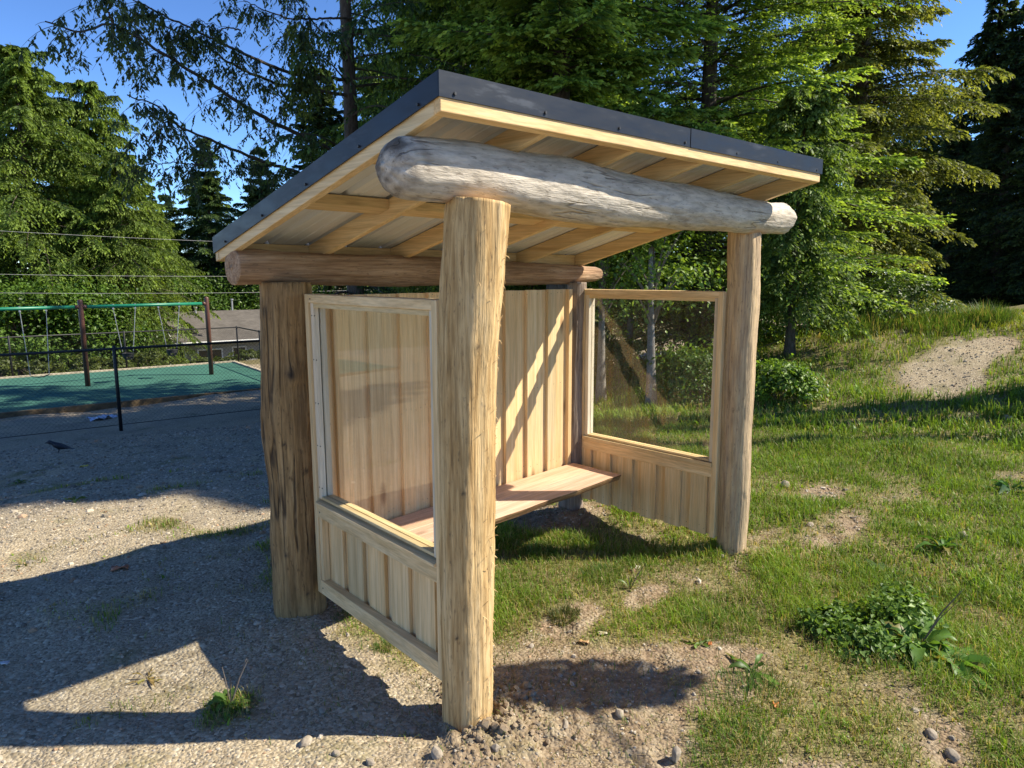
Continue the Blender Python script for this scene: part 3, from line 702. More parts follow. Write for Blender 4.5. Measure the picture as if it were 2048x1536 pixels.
def unit(v): return v/(np.linalg.norm(v, axis=-1, keepdims=True)+1e-9)
def sprays(P, D, L, hang, nb, bl, bw, dark, bright, tip, rng, spread=.75, fac=None):
    "twigs starting at P along D, each carrying nb flat leaf sprays on both sides; returns kite quads"
    N = len(P); s = (np.arange(nb)+.6)/nb; s = np.broadcast_to(s, (N, nb))+rng.uniform(-.3, .3, (N, nb))/nb
    pos = P[:, None]+D[:, None]*(L[:, None]*s)[..., None]; pos[..., 2] -= hang*L[:, None]*s*s
    dn = D[:, None]+np.zeros((N, nb, 1)); dn = dn.copy(); dn[..., 2] -= 2*hang*s; dn = unit(dn)
    side = unit(np.cross(dn, [0, 0, 1.])+1e-6); sg = np.where((np.arange(nb)[None]+rng.integers(0, 2, (N, 1))) % 2, 1., -1.)[..., None]
    b = unit(dn+side*sg*spread*rng.uniform(.3, 1.3, (N, nb, 1))+rng.normal(0, .22, (N, nb, 3)))
    l = bl*rng.uniform(.6, 1.4, (N, nb))*(1-.35*s); wv = unit(np.cross(b, np.array([0, 0, 1.])+rng.normal(0, .8, (N, nb, 3))))*(bw*rng.uniform(.7, 1.3, (N, nb)))[..., None]
    e = pos+b*l[..., None]; e[..., 2] -= .18*l*(hang+.2)
    m = pos+b*(l*.45)[..., None]
    V = np.stack([pos, m+wv, e, m-wv], 2).reshape(-1, 3)
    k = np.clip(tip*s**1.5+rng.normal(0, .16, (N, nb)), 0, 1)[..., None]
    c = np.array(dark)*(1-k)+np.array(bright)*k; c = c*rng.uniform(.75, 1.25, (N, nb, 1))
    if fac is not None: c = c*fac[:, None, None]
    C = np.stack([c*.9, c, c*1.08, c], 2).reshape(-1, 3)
    return V, C
def tubes(paths, radii, k=4):
    "many thin tapered limbs at once: paths (N,m,3), radii (N,m)"
    N, m, _ = paths.shape; T = unit(np.gradient(paths, axis=1)); A = unit(np.cross(T, np.array([.13, .21, 1.]))); B = np.cross(T, A)
    a = np.arange(k)*2*PI/k
    V = paths[:, :, None]+radii[:, :, None, None]*(np.cos(a)[:, None]*A[:, :, None]+np.sin(a)[:, None]*B[:, :, None])
    base = (np.arange(N)*m*k)[:, None, None]+(np.arange(m-1)*k)[None, :, None]; j = np.arange(k); j2 = (j+1) % k
    Q = np.stack([base+j, base+j2, base+k+j2, base+k+j], -1).reshape(-1, 4)
    return V.reshape(-1, 3), Q
def trunk_mesh(name, H, r0, parent, rng, mat, lean=0, k=14, n=40, flare=.5):
    q = np.linspace(-.3, H, n); t = np.clip(q/H, 0, 1); r = r0*(1-t)**.85+.008; r = r*(1+flare*np.exp(-np.clip(q, 0, None)/.5))
    c = np.stack([lean*q*t+.05*np.sin(q*.7+rng.random()*6)*t, .05*np.cos(q*.6)*t, q], 1)
    V, Q = tubes(c[None], r[None], k); V += .02*fbm(V*[4, 4, 1.2], 2, int(rng.integers(99)))[:, None]*np.array([1, 1, 0])*min(1, r0*6)
    return mesh_obj(name, V, Q, mat, parent, {'dark': np.zeros(len(V))}, True)

def conifer(name, label, base, H, R, zb, seed, nbr=150, ntw=26, nb=9, bl=.14, bw=.028, rise=.12, droop=.42, hang=.35, dark=(.022, .045, .012), bright=(.10, .17, .03), tip=.8,
            r0=.2, shape=.85, azfilter=None, twl=.42, group=None, spread=.75, zexp=.9, lean=0, tw_up=0., top=.04):
    rng = np.random.default_rng(seed)
    root = thing(name, label, 'tree', base, 0, group)
    trunk_mesh('trunk', H, r0, root, rng, M_BARK, lean)
    h = rng.random(nbr)**zexp; h = np.sort(h); z0 = zb+(H*.985-zb)*h; az = np.arange(nbr)*2.39996+rng.normal(0, .35, nbr)
    if azfilter is not None:
        k = azfilter(az, z0, rng); z0, az, h = z0[k], az[k], h[k]; nbr = len(z0)
    prof = (1-h)**shape*(1-.35*np.clip((.18-h)/.18, 0, 1))+top
    L = R*prof*rng.uniform(.5, 1.2, nbr); rise_ = rise+.55*h**2+rng.normal(0, .07, nbr); dr = droop*rng.uniform(.7, 1.3, nbr)*(1-.5*h)
    O = np.stack([np.sin(az), np.cos(az), 0*az], 1); S = np.stack([np.cos(az), -np.sin(az), 0*az], 1)
    def path(t):
        p = O[:, None]*(L[:, None]*t)[..., None]; bend = (rng.normal(0, .10, nbr)*L)[:, None]*t**2; p = p+S[:, None]*bend[..., None]
        p[..., 2] = z0[:, None]+L[:, None]*(rise_[:, None]*t-dr[:, None]*t*t+tw_up*np.clip(t-.6, 0, 1)**2); p[..., 0] += lean*z0[:, None]**2/H; return p
    tt = np.broadcast_to(np.linspace(0, 1, 7), (nbr, 7)); st = rng.bit_generator.state
    pp = path(tt); rad = (.006+.008*L)[:, None]*(1-.88*tt)*min(1.0, r0*5)
    V, Q = tubes(pp, rad, 4); mesh_obj('limbs', V, Q, M_BARK, root, {'dark': np.zeros(len(V))})
    rng.bit_generator.state = st
    t = .13+.87*(np.arange(ntw)[None]+rng.uniform(0, 1, (nbr, ntw)))/ntw; st2 = rng.bit_generator.state
    rng.bit_generator.state = st; P = path(t); rng.bit_generator.state = st2
    sgn = np.where((np.arange(ntw)[None]+rng.integers(0, 2, (nbr, 1))) % 2, 1., -1.); ph = rng.normal(1.0, .25, (nbr, ntw))*sgn*(1-.55*t**3)
    D = O[:, None]*np.cos(ph)[..., None]+S[:, None]*np.sin(ph)[..., None]; D[..., 2] = rng.normal(.02, .14, (nbr, ntw))-.25*hang
    tl = (twl*L[:, None]*(1-t)**.75+.10+.05*bl*10*rng.random((nbr, ntw)))*rng.uniform(.6, 1.2, (nbr, ntw))
    fac = np.repeat(rng.uniform(.78, 1.22, nbr), ntw)
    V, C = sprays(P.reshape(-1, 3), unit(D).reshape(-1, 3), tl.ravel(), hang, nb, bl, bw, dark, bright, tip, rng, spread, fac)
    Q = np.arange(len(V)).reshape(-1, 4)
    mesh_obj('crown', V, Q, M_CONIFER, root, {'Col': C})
    return root

def leafy(name, label, base, rx, ry, rz, zc, seed, ncl=60, nlf=60, ls=.05, dark=(.03, .06, .012), bright=(.12, .20, .03), cat='bush', stem=None, group=None, csig=.16, shell=.55):
    rng = np.random.default_rng(seed); root = thing(name, label, cat, base, 0, group)
    d = unit(rng.normal(0, 1, (ncl, 3))); d[:, 2] = np.where(d[:, 2] < -.5, -d[:, 2], d[:, 2]); q = shell+(1-shell)*rng.random(ncl)**.5
    lump = 1+.25*fbm(d*1.7+seed, 2, seed)
    Cc = d*[rx, ry, rz]*(q*lump)[:, None]+[0, 0, zc]
    sg = csig*min(rx, rz)*rng.uniform(.6, 1.4, ncl)
    P = Cc[:, None]+rng.normal(0, 1, (ncl, nlf, 3))*sg[:, None, None]*[1.15, 1.15, .7]
    P[..., 2] = np.maximum(P[..., 2], .02)
    out = unit(P-[0, 0, zc*.8]); nrm = unit(out*.6+np.array([0, 0, .7])+rng.normal(0, .55, P.shape)); a = unit(np.cross(nrm, rng.normal(0, 1, P.shape))); b = np.cross(nrm, a)
    l = ls*rng.uniform(.6, 1.35, (ncl, nlf, 1)); tipd = np.array([0, 0, -.25])
    V = np.stack([P-a*l*.5, P+b*l*.36, P+a*l*.55+tipd*l, P-b*l*.36], 2).reshape(-1, 3)
    k = np.clip(rng.normal(.45, .25, (ncl, nlf, 1))+.25*(rng.random((ncl, 1, 1))-.5), 0, 1); c = np.array(dark)*(1-k)+np.array(bright)*k
    C = np.repeat(c.reshape(-1, 3), 4, 0)
    mesh_obj('foliage', V, np.arange(len(V)).reshape(-1, 4), M_LEAF, root, {'Col': C})
    ns = max(4, min(ncl//4, 26)); tgt = Cc[rng.choice(ncl, ns, False)]; t = np.linspace(0, 1, 6)
    if stem:   # a trunk with boughs
        H, r0, mat = stem; trunk_mesh('trunk', H, r0, root, rng, mat, rng.normal(0, .02))
        s0 = np.stack([0*tgt[:, 0], 0*tgt[:, 0], np.clip(tgt[:, 2]*.65, .2, H*.95)], 1)
        pp = s0[:, None]*(1-t)[None, :, None]+tgt[:, None]*t[None, :, None]; pp[..., 2] += .12*np.sin(t*PI)[None]
        V, Q = tubes(pp, np.broadcast_to((r0*.38*(1-.8*t))[None], (ns, 6)), 4)
    else:
        s0 = rng.normal(0, .12*rx, (ns, 3)); s0[:, 2] = 0
        pp = s0[:, None]*(1-t)[None, :, None]+tgt[:, None]*t[None, :, None]
        V, Q = tubes(pp, np.broadcast_to((.012*max(rx, .3)*(1-.7*t))[None], (ns, 6)), 4)
    mesh_obj('stems', V, Q, M_TWIG, root)
    return root

DK, BR_ = (.016, .032, .010), (.085, .150, .028)
def ztop(px, py, d): return at(px, py, d)[2]
def tree_at(px, d): return onground(px, d)

# left edge: tall hemlock and cedar beyond the playground
b = tree_at(75, 40); T1 = conifer('hemlock_tree', 'broad drooping hemlock with rounded leafy top at the left edge', b, ztop(72, 92, 40)-b[2], 5.2, 2.2, 101, 170, 54, 12, .20, .034, .12, .75, .6, (.05,.09,.022), (.23, .33, .055), .85, .26, .55, top=.05)
b = tree_at(205, 43); T2 = conifer('cedar_tree', 'yellowish green cedar right beside the broad left hemlock', b, ztop(185, 160, 43)-b[2], 5.0, 1.5, 102, 180, 48, 12, .19, .034, .05, .75, .8, (.06, .10, .022), (.24, .34, .055), .85, .24, .62, top=.10, spread=.5)
b = tree_at(430, 52); T3 = conifer('fir_tree', 'dark slender conifer above the end of the swing beam', b, ztop(425, 270, 52)-b[2], 3.4, 2.5, 103, 130, 36, 10, .24, .04, .05, .4, .4, (.045, .085, .035), (.15, .23, .07), .7, .22, .8)
b = tree_at(345, 55); dup(T3, b, 2.1, 1, 'darkest small conifer, in the notch between left cedar and slender fir', 'distant conifers', (ztop(345, 385, 55)-b[2])/(ztop(425, 270, 52)-tree_at(430, 52)[2]))
b = tree_at(535, 51); dup(T3, b, 4.0, 1.05, 'conifer right behind the low roof edge, beyond the long bare limbs', 'distant conifers', .95)
T3['group'] = 'distant conifers'
b = tree_at(255, 39); dup(T2, b, 1.3, .8, 'drooping cedar in front of the gap left of the slender fir', 'cedars behind the playground', (ztop(250, 300, 39)-b[2])/(ztop(185, 160, 43)-tree_at(205, 43)[2])); T2['group'] = 'cedars behind the playground'
b = tree_at(325, 52); dup(T2, b, 3.3, .7, 'lowest drooping cedar left of the grey house roof', 'cedars behind the playground', (ztop(325, 420, 52)-b[2])/(ztop(185, 160, 43)-tree_at(205, 43)[2]))
# broad leaved trees beyond the swings
for i, (px, d, py, rr, lab) in enumerate(((25, 36.5, 560, 2.3, 'light green broadleaf tree at far left under the hemlock'), (150, 37, 575, 2.2, 'broadleaf tree behind the left swing post'), (190, 37.5, 560, 2.0, 'low bright broadleaf tree in front of the cedar'), (330, 47, 540, 2.8, 'rounded broadleaf tree left of the grey house roof'), (465, 49, 545, 3.0, 'pale green broadleaf tree rising behind the house'), (565, 48, 520, 3.0, 'broadleaf tree behind the stout back post'))):
    b = tree_at(px, d); zt = ztop(px, py, d)-b[2]
    leafy('broadleaf_tree', lab, b, rr, rr, zt*.46, zt*.54, 200+i, 85, 120, .15, (.030, .075, .013), (.15, .26, .035), 'tree', (zt*.8, .10, M_BARK), 'broadleaf trees behind the playground', .17, .45)
# undergrowth along the far fence
k = 0
for px, d, hh in ((-30, 31, 1.3), (60, 31.5, 1.2), (150, 32, 1.4), (215, 32.3, 1.2), (290, 32.6, 1.3), (350, 33, .7), (400, 33, .8), (440, 33, .7), (490, 33, .95), (540, 33.5, 1.2)):
    b = tree_at(px, d); b[2] = max(b[2], -2.6)
    hh *= .55
    leafy('shrub', ['low tangled shrub behind the far fence, %s' % s for s in ('beyond the left frame edge', 'under the left swing', 'left of the brown swing post', 'right of the brown swing post', 'below the first bucket swing', 'under the house gable', 'below the house windows', 'left of the second swing post', 'at the fence corner', 'behind the log back post')][k], b, .95, .8, hh*.6, hh*.5, 240+k, 34, 40, .10, (.05, .075, .02), (.16, .20, .05), 'shrub', None, 'shrubs along the far fence'); k += 1

# the cedar with long open limbs over the roof
def cedar_limbs():
    d0 = 13.0; b = tree_at(712, d0); rng = np.random.default_rng(77)
    left = -CR[:2]/np.linalg.norm(CR[:2])
    def flt(az, z, rng): return (np.sin(az)*left[0]+np.cos(az)*left[1] < .25) & (rng.random(len(az)) < .9)
    root = conifer('cedar_tree', 'open cedar with dark straight trunk and long bare drooping limbs', b, 12.5, 2.5, 1.2, 104, 95, 22, 9, .11, .020, .12, .45, .85, (.035, .07, .03), (.16, .26, .07), .75, .17, .35, flt, spread=.45, top=.3)
    limbs = [([(700, 160), (581, 147), (506, 116), (427, 79), (342, 38), (240, -15)], 12.9, 10.2), ([(694, 191), (554, 167), (478, 137), (410, 92), (321, 48), (262, 20)], 12.9, 10.6),
             ([(690, 320), (650, 292), (547, 246), (478, 205), (410, 160), (308, 96), (226, 44), (160, 64), (90, 42)], 12.9, 8.8), ([(690, 385), (598, 345), (513, 318), (444, 290), (362, 256), (318, 212), (255, 190)], 12.9, 9.6),
             ([(704, 36), (581, 38), (526, 20), (470, -10)], 12.9, 11.4), ([(318, 212), (330, 250), (300, 275), (250, 262)], 10.2, 9.8), ([(444, 290), (400, 330), (350, 325), (290, 330)], 11.2, 10.2), ([(620, 90), (600, 60), (612, 110), (598, 190)], 11.6, 11.2), ([(704, 110), (640, 60), (600, 10), (560, -30)], 12.9, 12.0), ([(704, 430), (640, 400), (560, 390), (510, 400)], 12.9, 11.6), ([(480, 60), (455, 55), (430, 62), (395, 35)], 11.0, 10.6), ([(226, 44), (215, 20), (200, -20)], 9.4, 9.2)]
    Vs, Qs, off = [], [], 0; TV, TC = [], []
    for li, (px, da, db) in enumerate(limbs):
        n = 46; pts = np.array(px, float); q = np.r_[0, np.cumsum(np.hypot(*np.diff(pts, axis=0).T))]; t = np.linspace(0, 1, n)
        X, Y = np.interp(t*q[-1], q, pts[:, 0]), np.interp(t*q[-1], q, pts[:, 1])
        P = np.array([at(x, y, da+(db-da)*tt) for x, y, tt in zip(X, Y, t)])-b
        P[1:-1] = (P[:-2]+2*P[1:-1]+P[2:])/4; P += rng.normal(0, .006, P.shape)
        Lt = np.linalg.norm(np.diff(P, axis=0), axis=1).sum(); r = (.006+.0065*min(Lt, 5))*(1-.8*t)
        V, Q = tubes(P[None], r[None], 5); Vs.append(V); Qs.append(Q+off); off += len(V)
        T = unit(np.gradient(P, axis=0)); m = int(16*Lt); ti = np.sort(rng.uniform(.12 if li not in (5, 6, 7) else 0, 1, m)); idx = (ti*(n-1)).astype(int)
        S = unit(np.cross(T[idx], [0, 0, 1.]))*np.where(rng.random(m) < .5, 1, -1)[:, None]
        D = unit(T[idx]*.7+S*rng.uniform(.3, 1.1, (m, 1))+np.array([0, 0, 1.])*rng.normal(-.15, .3, (m, 1))); l = rng.uniform(.15, .75, m)*(1.15-.5*ti)
        tt = np.linspace(0, 1, 6)[None, :, None]; pp = P[idx][:, None]+D[:, None]*l[:, None, None]*tt; pp[..., 2] -= (.55*l[:, None]*tt[..., 0]**2)
        V, Q = tubes(pp, np.broadcast_to((.0045*(1-.7*tt[..., 0])), (m, 6)), 3); Vs.append(V); Qs.append(Q+off); off += len(V)
        # hanging leaf sprays along each branchlet
        ns = 7; s = rng.uniform(.25, 1, (m, ns)); st = P[idx][:, None]+D[:, None]*(l[:, None]*s)[..., None]; st[..., 2] -= .55*l[:, None]*s*s
        keep = rng.random((m, ns)) < .62; st = st[keep]; k = len(st)
        dd = unit(np.stack([rng.normal(0, .45, k), rng.normal(0, .45, k), -rng.uniform(.5, 1.3, k)], 1))
        V, C = sprays(st, dd, rng.uniform(.05, .24, k), .1, 8, .075, .013, (.035, .06, .03), (.13, .19, .07), .7, rng, .55); TV.append(V); TC.append(C)
        if li == 7:
            k = 160; st = P[rng.integers(0, n, k)]+rng.normal(0, .12, (k, 3)); V, C = sprays(st, unit(np.c_[rng.normal(0, .3, (k, 2)), -np.ones(k)]), rng.uniform(.15, .5, k), .1, 9, .09, .016, (.05, .085, .02), (.20, .26, .05), .8, rng, .4); TV.append(V); TC.append(C)
    Vs = np.concatenate(Vs); mesh_obj('limbs', Vs, np.concatenate(Qs), M_BARK, root, {'dark': np.zeros(len(Vs))})
    V = np.concatenate(TV); mesh_obj('hanging_sprays', V, np.arange(len(V)).reshape(-1, 4), M_CONIFER, root, {'Col': np.concatenate(TC)})
cedar_limbs()

# the dense conifers right behind the shelter
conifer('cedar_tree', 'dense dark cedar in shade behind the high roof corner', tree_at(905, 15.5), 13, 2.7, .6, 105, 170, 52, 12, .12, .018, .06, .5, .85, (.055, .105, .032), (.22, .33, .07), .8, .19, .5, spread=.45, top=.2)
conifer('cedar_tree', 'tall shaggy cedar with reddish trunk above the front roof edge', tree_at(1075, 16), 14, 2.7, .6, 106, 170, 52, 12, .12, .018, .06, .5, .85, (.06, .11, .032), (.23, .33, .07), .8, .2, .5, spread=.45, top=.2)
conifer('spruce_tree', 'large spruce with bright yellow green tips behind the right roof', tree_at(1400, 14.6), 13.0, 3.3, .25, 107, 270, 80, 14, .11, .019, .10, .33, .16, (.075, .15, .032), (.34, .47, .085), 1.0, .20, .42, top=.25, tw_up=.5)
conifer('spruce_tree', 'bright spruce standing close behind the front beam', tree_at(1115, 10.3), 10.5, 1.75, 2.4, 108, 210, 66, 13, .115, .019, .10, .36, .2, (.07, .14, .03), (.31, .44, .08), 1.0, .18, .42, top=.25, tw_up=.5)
conifer('spruce_tree', 'slim bright spruce just right of the high roof corner', tree_at(985, 12.6), 11.0, 1.5, 2.6, 123, 150, 50, 12, .115, .019, .10, .36, .2, (.07, .14, .03), (.31, .44, .08), 1.0, .15, .42, top=.3, tw_up=.5)
conifer('cedar_tree', 'cedar hidden behind the high roof corner, second row', (10.6, 11.2, gz(10.6, 11.2)), 15.5, 2.9, 1.0, 121, 130, 40, 10, .15, .024, .06, .5, .85, (.045, .09, .03), (.19, .29, .06), .8, .2, .5, spread=.45, top=.2)
conifer('cedar_tree', 'cedar hidden behind the bright spruces, second row', (14.2, 11.8, gz(14.2, 11.8)), 16.5, 3.1, 1.0, 122, 130, 40, 10, .15, .024, .06, .5, .85, (.045, .09, .03), (.19, .29, .06), .8, .2, .5, spread=.45, top=.2)
conifer('hemlock_tree', 'olive green hemlock with tiered heavy boughs right of the shelter', tree_at(1690, 19.5), 14.4, 3.15, .9, 109, 260, 64, 13, .13, .022, .10, .36, .42, (.075, .105, .028), (.30, .33, .085), .9, .26, .62, top=.06)
conifer('hemlock_tree', 'young drooping hemlock hanging beside the right front post', tree_at(1585, 12.6), 4.2, 1.05, .7, 110, 120, 26, 9, .085, .019, .05, .75, .6, (.06, .11, .03), (.22, .32, .07), .9, .06, .5, top=.2)
TR = conifer('fir_tree', 'dark narrow fir against the sky at top right', tree_at(1945, 37), ztop(1940, -25, 37)-tree_at(1945, 37)[2], 3.3, .8, 111, 190, 24, 8, .22, .045, .0, .32, .35, (.032, .058, .026), (.11, .165, .058), .7, .25, .75)
dup(TR, tree_at(2045, 36), 2.0, 1.06, 'tallest dark fir cut off by the right frame edge', 'dark firs at the right')
TR['group'] = 'dark firs at the right'
for px, d, sc, rz, lab in ((1985, 31, .68, .7, 'wide shaded fir under the two tall firs'), (1890, 33, .60, 3.3, 'shaded fir close behind the tiered hemlock'), (2090, 29, .72, 4.4, 'shaded fir half outside the right edge'), (1830, 37, .62, 5.2, 'small dark fir seen between hemlock boughs')):
    dup(TR, tree_at(px, d), rz, sc*1.1, lab, 'dark firs at the right', sc)
# trees that stand outside the picture and throw the dappled shade seen in it
def along(w, q): return np.array([w/2**.5+q/2**.5, w/2**.5-q/2**.5])
def off_tree(proto, xy, rz, sc, lab, sz=None):
    return dup(proto, (xy[0], xy[1], gz(*xy)-.1), rz, sc, lab, 'trees outside the view', sz)
TS1 = conifer('fir_tree', 'tall high-crowned fir out of view on the right', (0, 0, 0), 25, 2.1, 14.2, 112, 150, 24, 8, .34, .07, .1, .4, .35, DK, BR_, .8, .20, .5, group='trees outside the view', top=.2)
p = along(6.15, 12.0); TS1.location = (p[0], p[1], gz(*p))
off_tree(TS1, along(5.9, 13.0), 2, .95, 'second high-crowned fir out of view on the right')
off_tree(TS1, along(5.5, 15.5), 4, 1.0, 'third high-crowned fir out of view on the right')
off_tree(T1, (40, -9), 1, 1.7, 'big hemlock out of view shading the dark firs'); off_tree(T1, (46, -14), 2.5, 1.8, 'rear hemlock out of view shading the dark firs'); off_tree(T1, (36.5, -4.5), 4.5, 1.25, 'small hemlock out of view shading the dark firs')
# an unseen leafy tree, added behind the photographer's right shoulder; its low bough is shaped to throw the soft patch beside the front post
q = along(-2.9, 5.4); zb0 = gz(*q)
TB = leafy('broadleaf_tree', 'leafy young tree added out of view so its low bough shades the soil', (q[0], q[1], zb0), 1.3, 1.3, 1.3, 4.9, 360, 70, 50, .09, (.035, .075, .013), (.15, .26, .035), 'tree', (5.2, .08, M_BARK), 'trees outside the view', .24, .3)
pl = along(4.75, 11.0); UP = thing('utility_pole', 'tarred timber utility pole standing out of view on the right', 'utility pole', (pl[0], pl[1], gz(*pl)), .4)
m = MB(); m.tube([(0, 0, -.3), (0, 0, 4), (0, 0, 9.2)], [.13, .12, .10], 14); m.build('shaft', M_BARKP, UP, 0, True)
m = MB(); m.box(-1.1, 1.1, -.05, .05, 8.5, 8.62); m.build('crossarm', M_BARKP, UP)
def bough():
    rng = np.random.default_rng(4); c = along(.30, 3.62)-q; n = 900; d = rng.normal(0, 1, (n, 3))*.5; d /= np.maximum(1, np.linalg.norm(d, axis=1))[:, None]
    P = np.array([c[0], c[1], 2.95])+d*[.20, .20, .48]
    a = unit(rng.normal(0, 1, (n, 3))); b_ = unit(np.cross(a, rng.normal(0, 1, (n, 3)))); l = .09*rng.uniform(.7, 1.2, (n, 1))
    V = np.stack([P-a*l*.5, P+b_*l*.36, P+a*l*.55, P-b_*l*.36], 1).reshape(-1, 3); mesh_obj('bough_foliage', V, np.arange(len(V)).reshape(-1, 4), M_LEAF, TB, {'Col': np.tile((.08, .15, .025), (len(V), 1))})
    t = np.linspace(0, 1, 8)[:, None]; pth = np.array([0, 0, 2.4])*(1-t)+np.array([c[0], c[1], 3.0])*t+np.array([0, 0, .25])*np.sin(t*PI)
    V, Q = tubes(pth[None], (.03*(1-.7*t[:, 0]))[None], 5); mesh_obj('bough', V, Q, M_TWIG, TB)
bough()
# far wood closing the horizon
rngf = np.random.default_rng(55); k = 0; words = ('far left edge', 'left of the playground', 'behind the broad hemlock', 'behind the left cedar', 'above the swing beam', 'behind the house roof', 'behind the slender fir', 'behind the open cedar', 'behind its trunk', 'behind the high roof corner', 'behind the shaggy cedar', 'behind the front beam', 'behind the bright spruce', 'behind the spruce tips', 'behind the right front post', 'behind the young hemlock', 'behind the tiered hemlock', 'behind the hemlock boughs', 'under the sky gap', 'beside the tall firs', 'at the far right edge')
for px in np.linspace(-160, 2180, 21):
    d = 50+rngf.uniform(-3, 6); pr = (T3, TR, T1)[k % 3]; b = tree_at(px, d)
    yt = 395 if 180 < px < 640 else (250 if px > 1750 else 180); H = max(7, ztop(px, yt+rngf.uniform(-20, 40), d)-b[2]); h0 = {0: 13.5, 1: 13.5, 2: 13.8}[k % 3]
    dup(pr, b, rngf.uniform(0, 6), H/h0*1.15, 'distant dark conifer in the tree line, '+words[k], 'far tree line', H/h0); k += 1

# bushes and thin alders seen through the right window and around the hemlock
for i, (px, py, d, rx, rz, lab, br) in enumerate(((1560, 803, None, .42, .30, 'round bright green bush beside the right front post', (.24, .40, .05)), (1770, 640, None, .85, .45, 'low shrub right under the tiered hemlock', (.10, .17, .03)), (1230, 700, 12.5, .6, .4, 'low bush behind the left half of the right window', (.13, .22, .04)), (1405, 700, 10.6, .6, .42, 'leafy bush behind the right half of the right window', (.15, .25, .04)), (1330, 700, 15, 1.0, .7, 'taller thicket behind the right window', (.12, .20, .04)), (1480, 700, 13.2, 1.0, .8, 'thicket behind the right front post', (.14, .23, .04)), (1610, 690, 14.5, .9, .6, 'small thicket left of the hemlock trunk', (.13, .21, .04)), (1150, 700, 14, 1.0, .7, 'thicket hidden behind the thin back post', (.07, .12, .03)))):
    b = hit(px, py) if d is None else tree_at(px, d)
    leafy('bush', lab, b, rx, rx, rz, rz*.72, 300+i, 60, 60, .055, (.05, .09, .018), br, 'bush', None, 'bushes round the shelter', .22)
for i, (px, d, H, lab) in enumerate(((1308, 10.3, 3.3, 'thin white-barked alder in the middle of the right window'), (1205, 10.9, 3.4, 'thin alder at the left edge of the right window'), (1262, 14.2, 4.5, 'thin grey alder set back in the right window'))):
    b = tree_at(px, d)
    leafy('alder_tree', lab, b, .75, .75, 1.1, 1.85, 330+i, 52, 44, .06, (.07, .13, .025), (.25, .38, .06), 'tree', (H, .055, M_PALEBARK), 'thin alders', .24, .3)
# tufts on the rise
for i, (px, py, rx, n, L, lab) in enumerate(((1880, 650, 1.1, 2200, .38, 'wide tall grass clump on the crest of the rise'), (1975, 645, .6, 1400, .42, 'dense dark grass clump on the crest near the right edge'), (1730, 660, .7, 900, .45, 'grass clump beside the hemlock trunk'), (1800, 900, .5, 350, .13, 'dark grassy ridge across the sunny lawn'), (1610, 900, .6, 600, .14, 'low grassy ridge beside the right front post'))):
    b = hit(px, py); tallgrass(b[0], b[1], rx, rx*.6, n, L, lab, 400+i)
# ------------------------------------------------------------------ playground
def st(s, t): return NS*s+TS*t
def stp(s, t, z): p = st(s, t); return np.array([p[0], p[1], z])
PZ = -1.60
def slab(m, s0, s1, t0, t1, z0, z1):
    P = [stp(s0, t0, z0), stp(s0, t1, z0), stp(s1, t1, z0), stp(s1, t0, z0), stp(s0, t0, z1), stp(s0, t1, z1), stp(s1, t1, z1), stp(s1, t0, z1)]; m.hexa(np.array(P))
tp = NT('green rubber surfacing'); n = tp.noise(tp.obj(), 90, 3); n2 = tp.noise(tp.obj(), .9, 4)
tp.base(tp.mix(.6, tp.ramp(n, [(.35, (.030, .105, .078)), (.65, (.062, .165, .125))]), tp.ramp(n2, [(.3, .75), (.7, 1.15)]), 'MULTIPLY'), .9, .2)
m = MB(); slab(m, 19.52, 26.92, -14, 6.36, -2.2, PZ); tag(m.build('playground_surface', tp.m), 'green rubber playground surface', kind='structure')
M_KERB = plain('pale timber kerb', (.44, .37, .27), .85, .2, 0, .3, 5); M_KERBD = plain('brown timber kerb', (.17, .12, .065), .9, .15, 0, .5, 4)
m = MB(); slab(m, 19.38, 19.519, -14, 6.5, -2.2, PZ+.02); tag(m.build('kerb', M_KERBD), 'brown edging along the near side of the playground', kind='structure')
m = MB(); slab(m, 26.921, 27.08, -14, 6.5, -2.2, PZ+.05); slab(m, 19.52, 26.92, 6.361, 6.5, -2.2, PZ+.05); tag(m.build('kerb', M_KERB), 'pale edging along the far side of the playground', kind='structure')

# swing frame
M_BROWN = plain('brown painted steel', (.085, .035, .025), .45, .5, 0, .15); M_GREEN = plain('green painted steel', (.010, .17, .095), .4, .5, 0, .12); M_STEEL = plain('galvanised steel', (.45, .46, .47), .4, .5, .7); M_BLACK = plain('black rubber', (.018, .018, .02), .6, .4); M_FENCE = plain('black coated steel', (.012, .012, .013), .5, .4)
def plane_hit(px, py, z):
    v = CF+CR*(px-1024)/F-CU*(py-768)/F; return CAM+v*((z-CAM[2])/v[2])
S1, S2 = plane_hit(176, 772, PZ), plane_hit(423, 749, PZ); bay = S2-S1; S0 = S1-bay
H1 = at(157, 599, np.hypot(*(S1-CAM)[:2]))[2]-PZ; HB = at(157, 614, np.hypot(*(S1-CAM)[:2]))[2]-PZ
sw = thing('swing_set', 'brown and green steel swing frame on the green playground', 'swing set', tuple(S1))
def rel(P): return np.asarray(P)-S1
for Sx in (S0, S1, S2):
    m = MB(); c = rel(Sx); m.tube([c+[0, 0, -.1], c+[0, 0, H1-.05], c+[0, 0, H1-.015], c+[0, 0, H1]], [.075, .075, .06, .02], 16); m.build('post', M_BROWN, sw, 0, True)
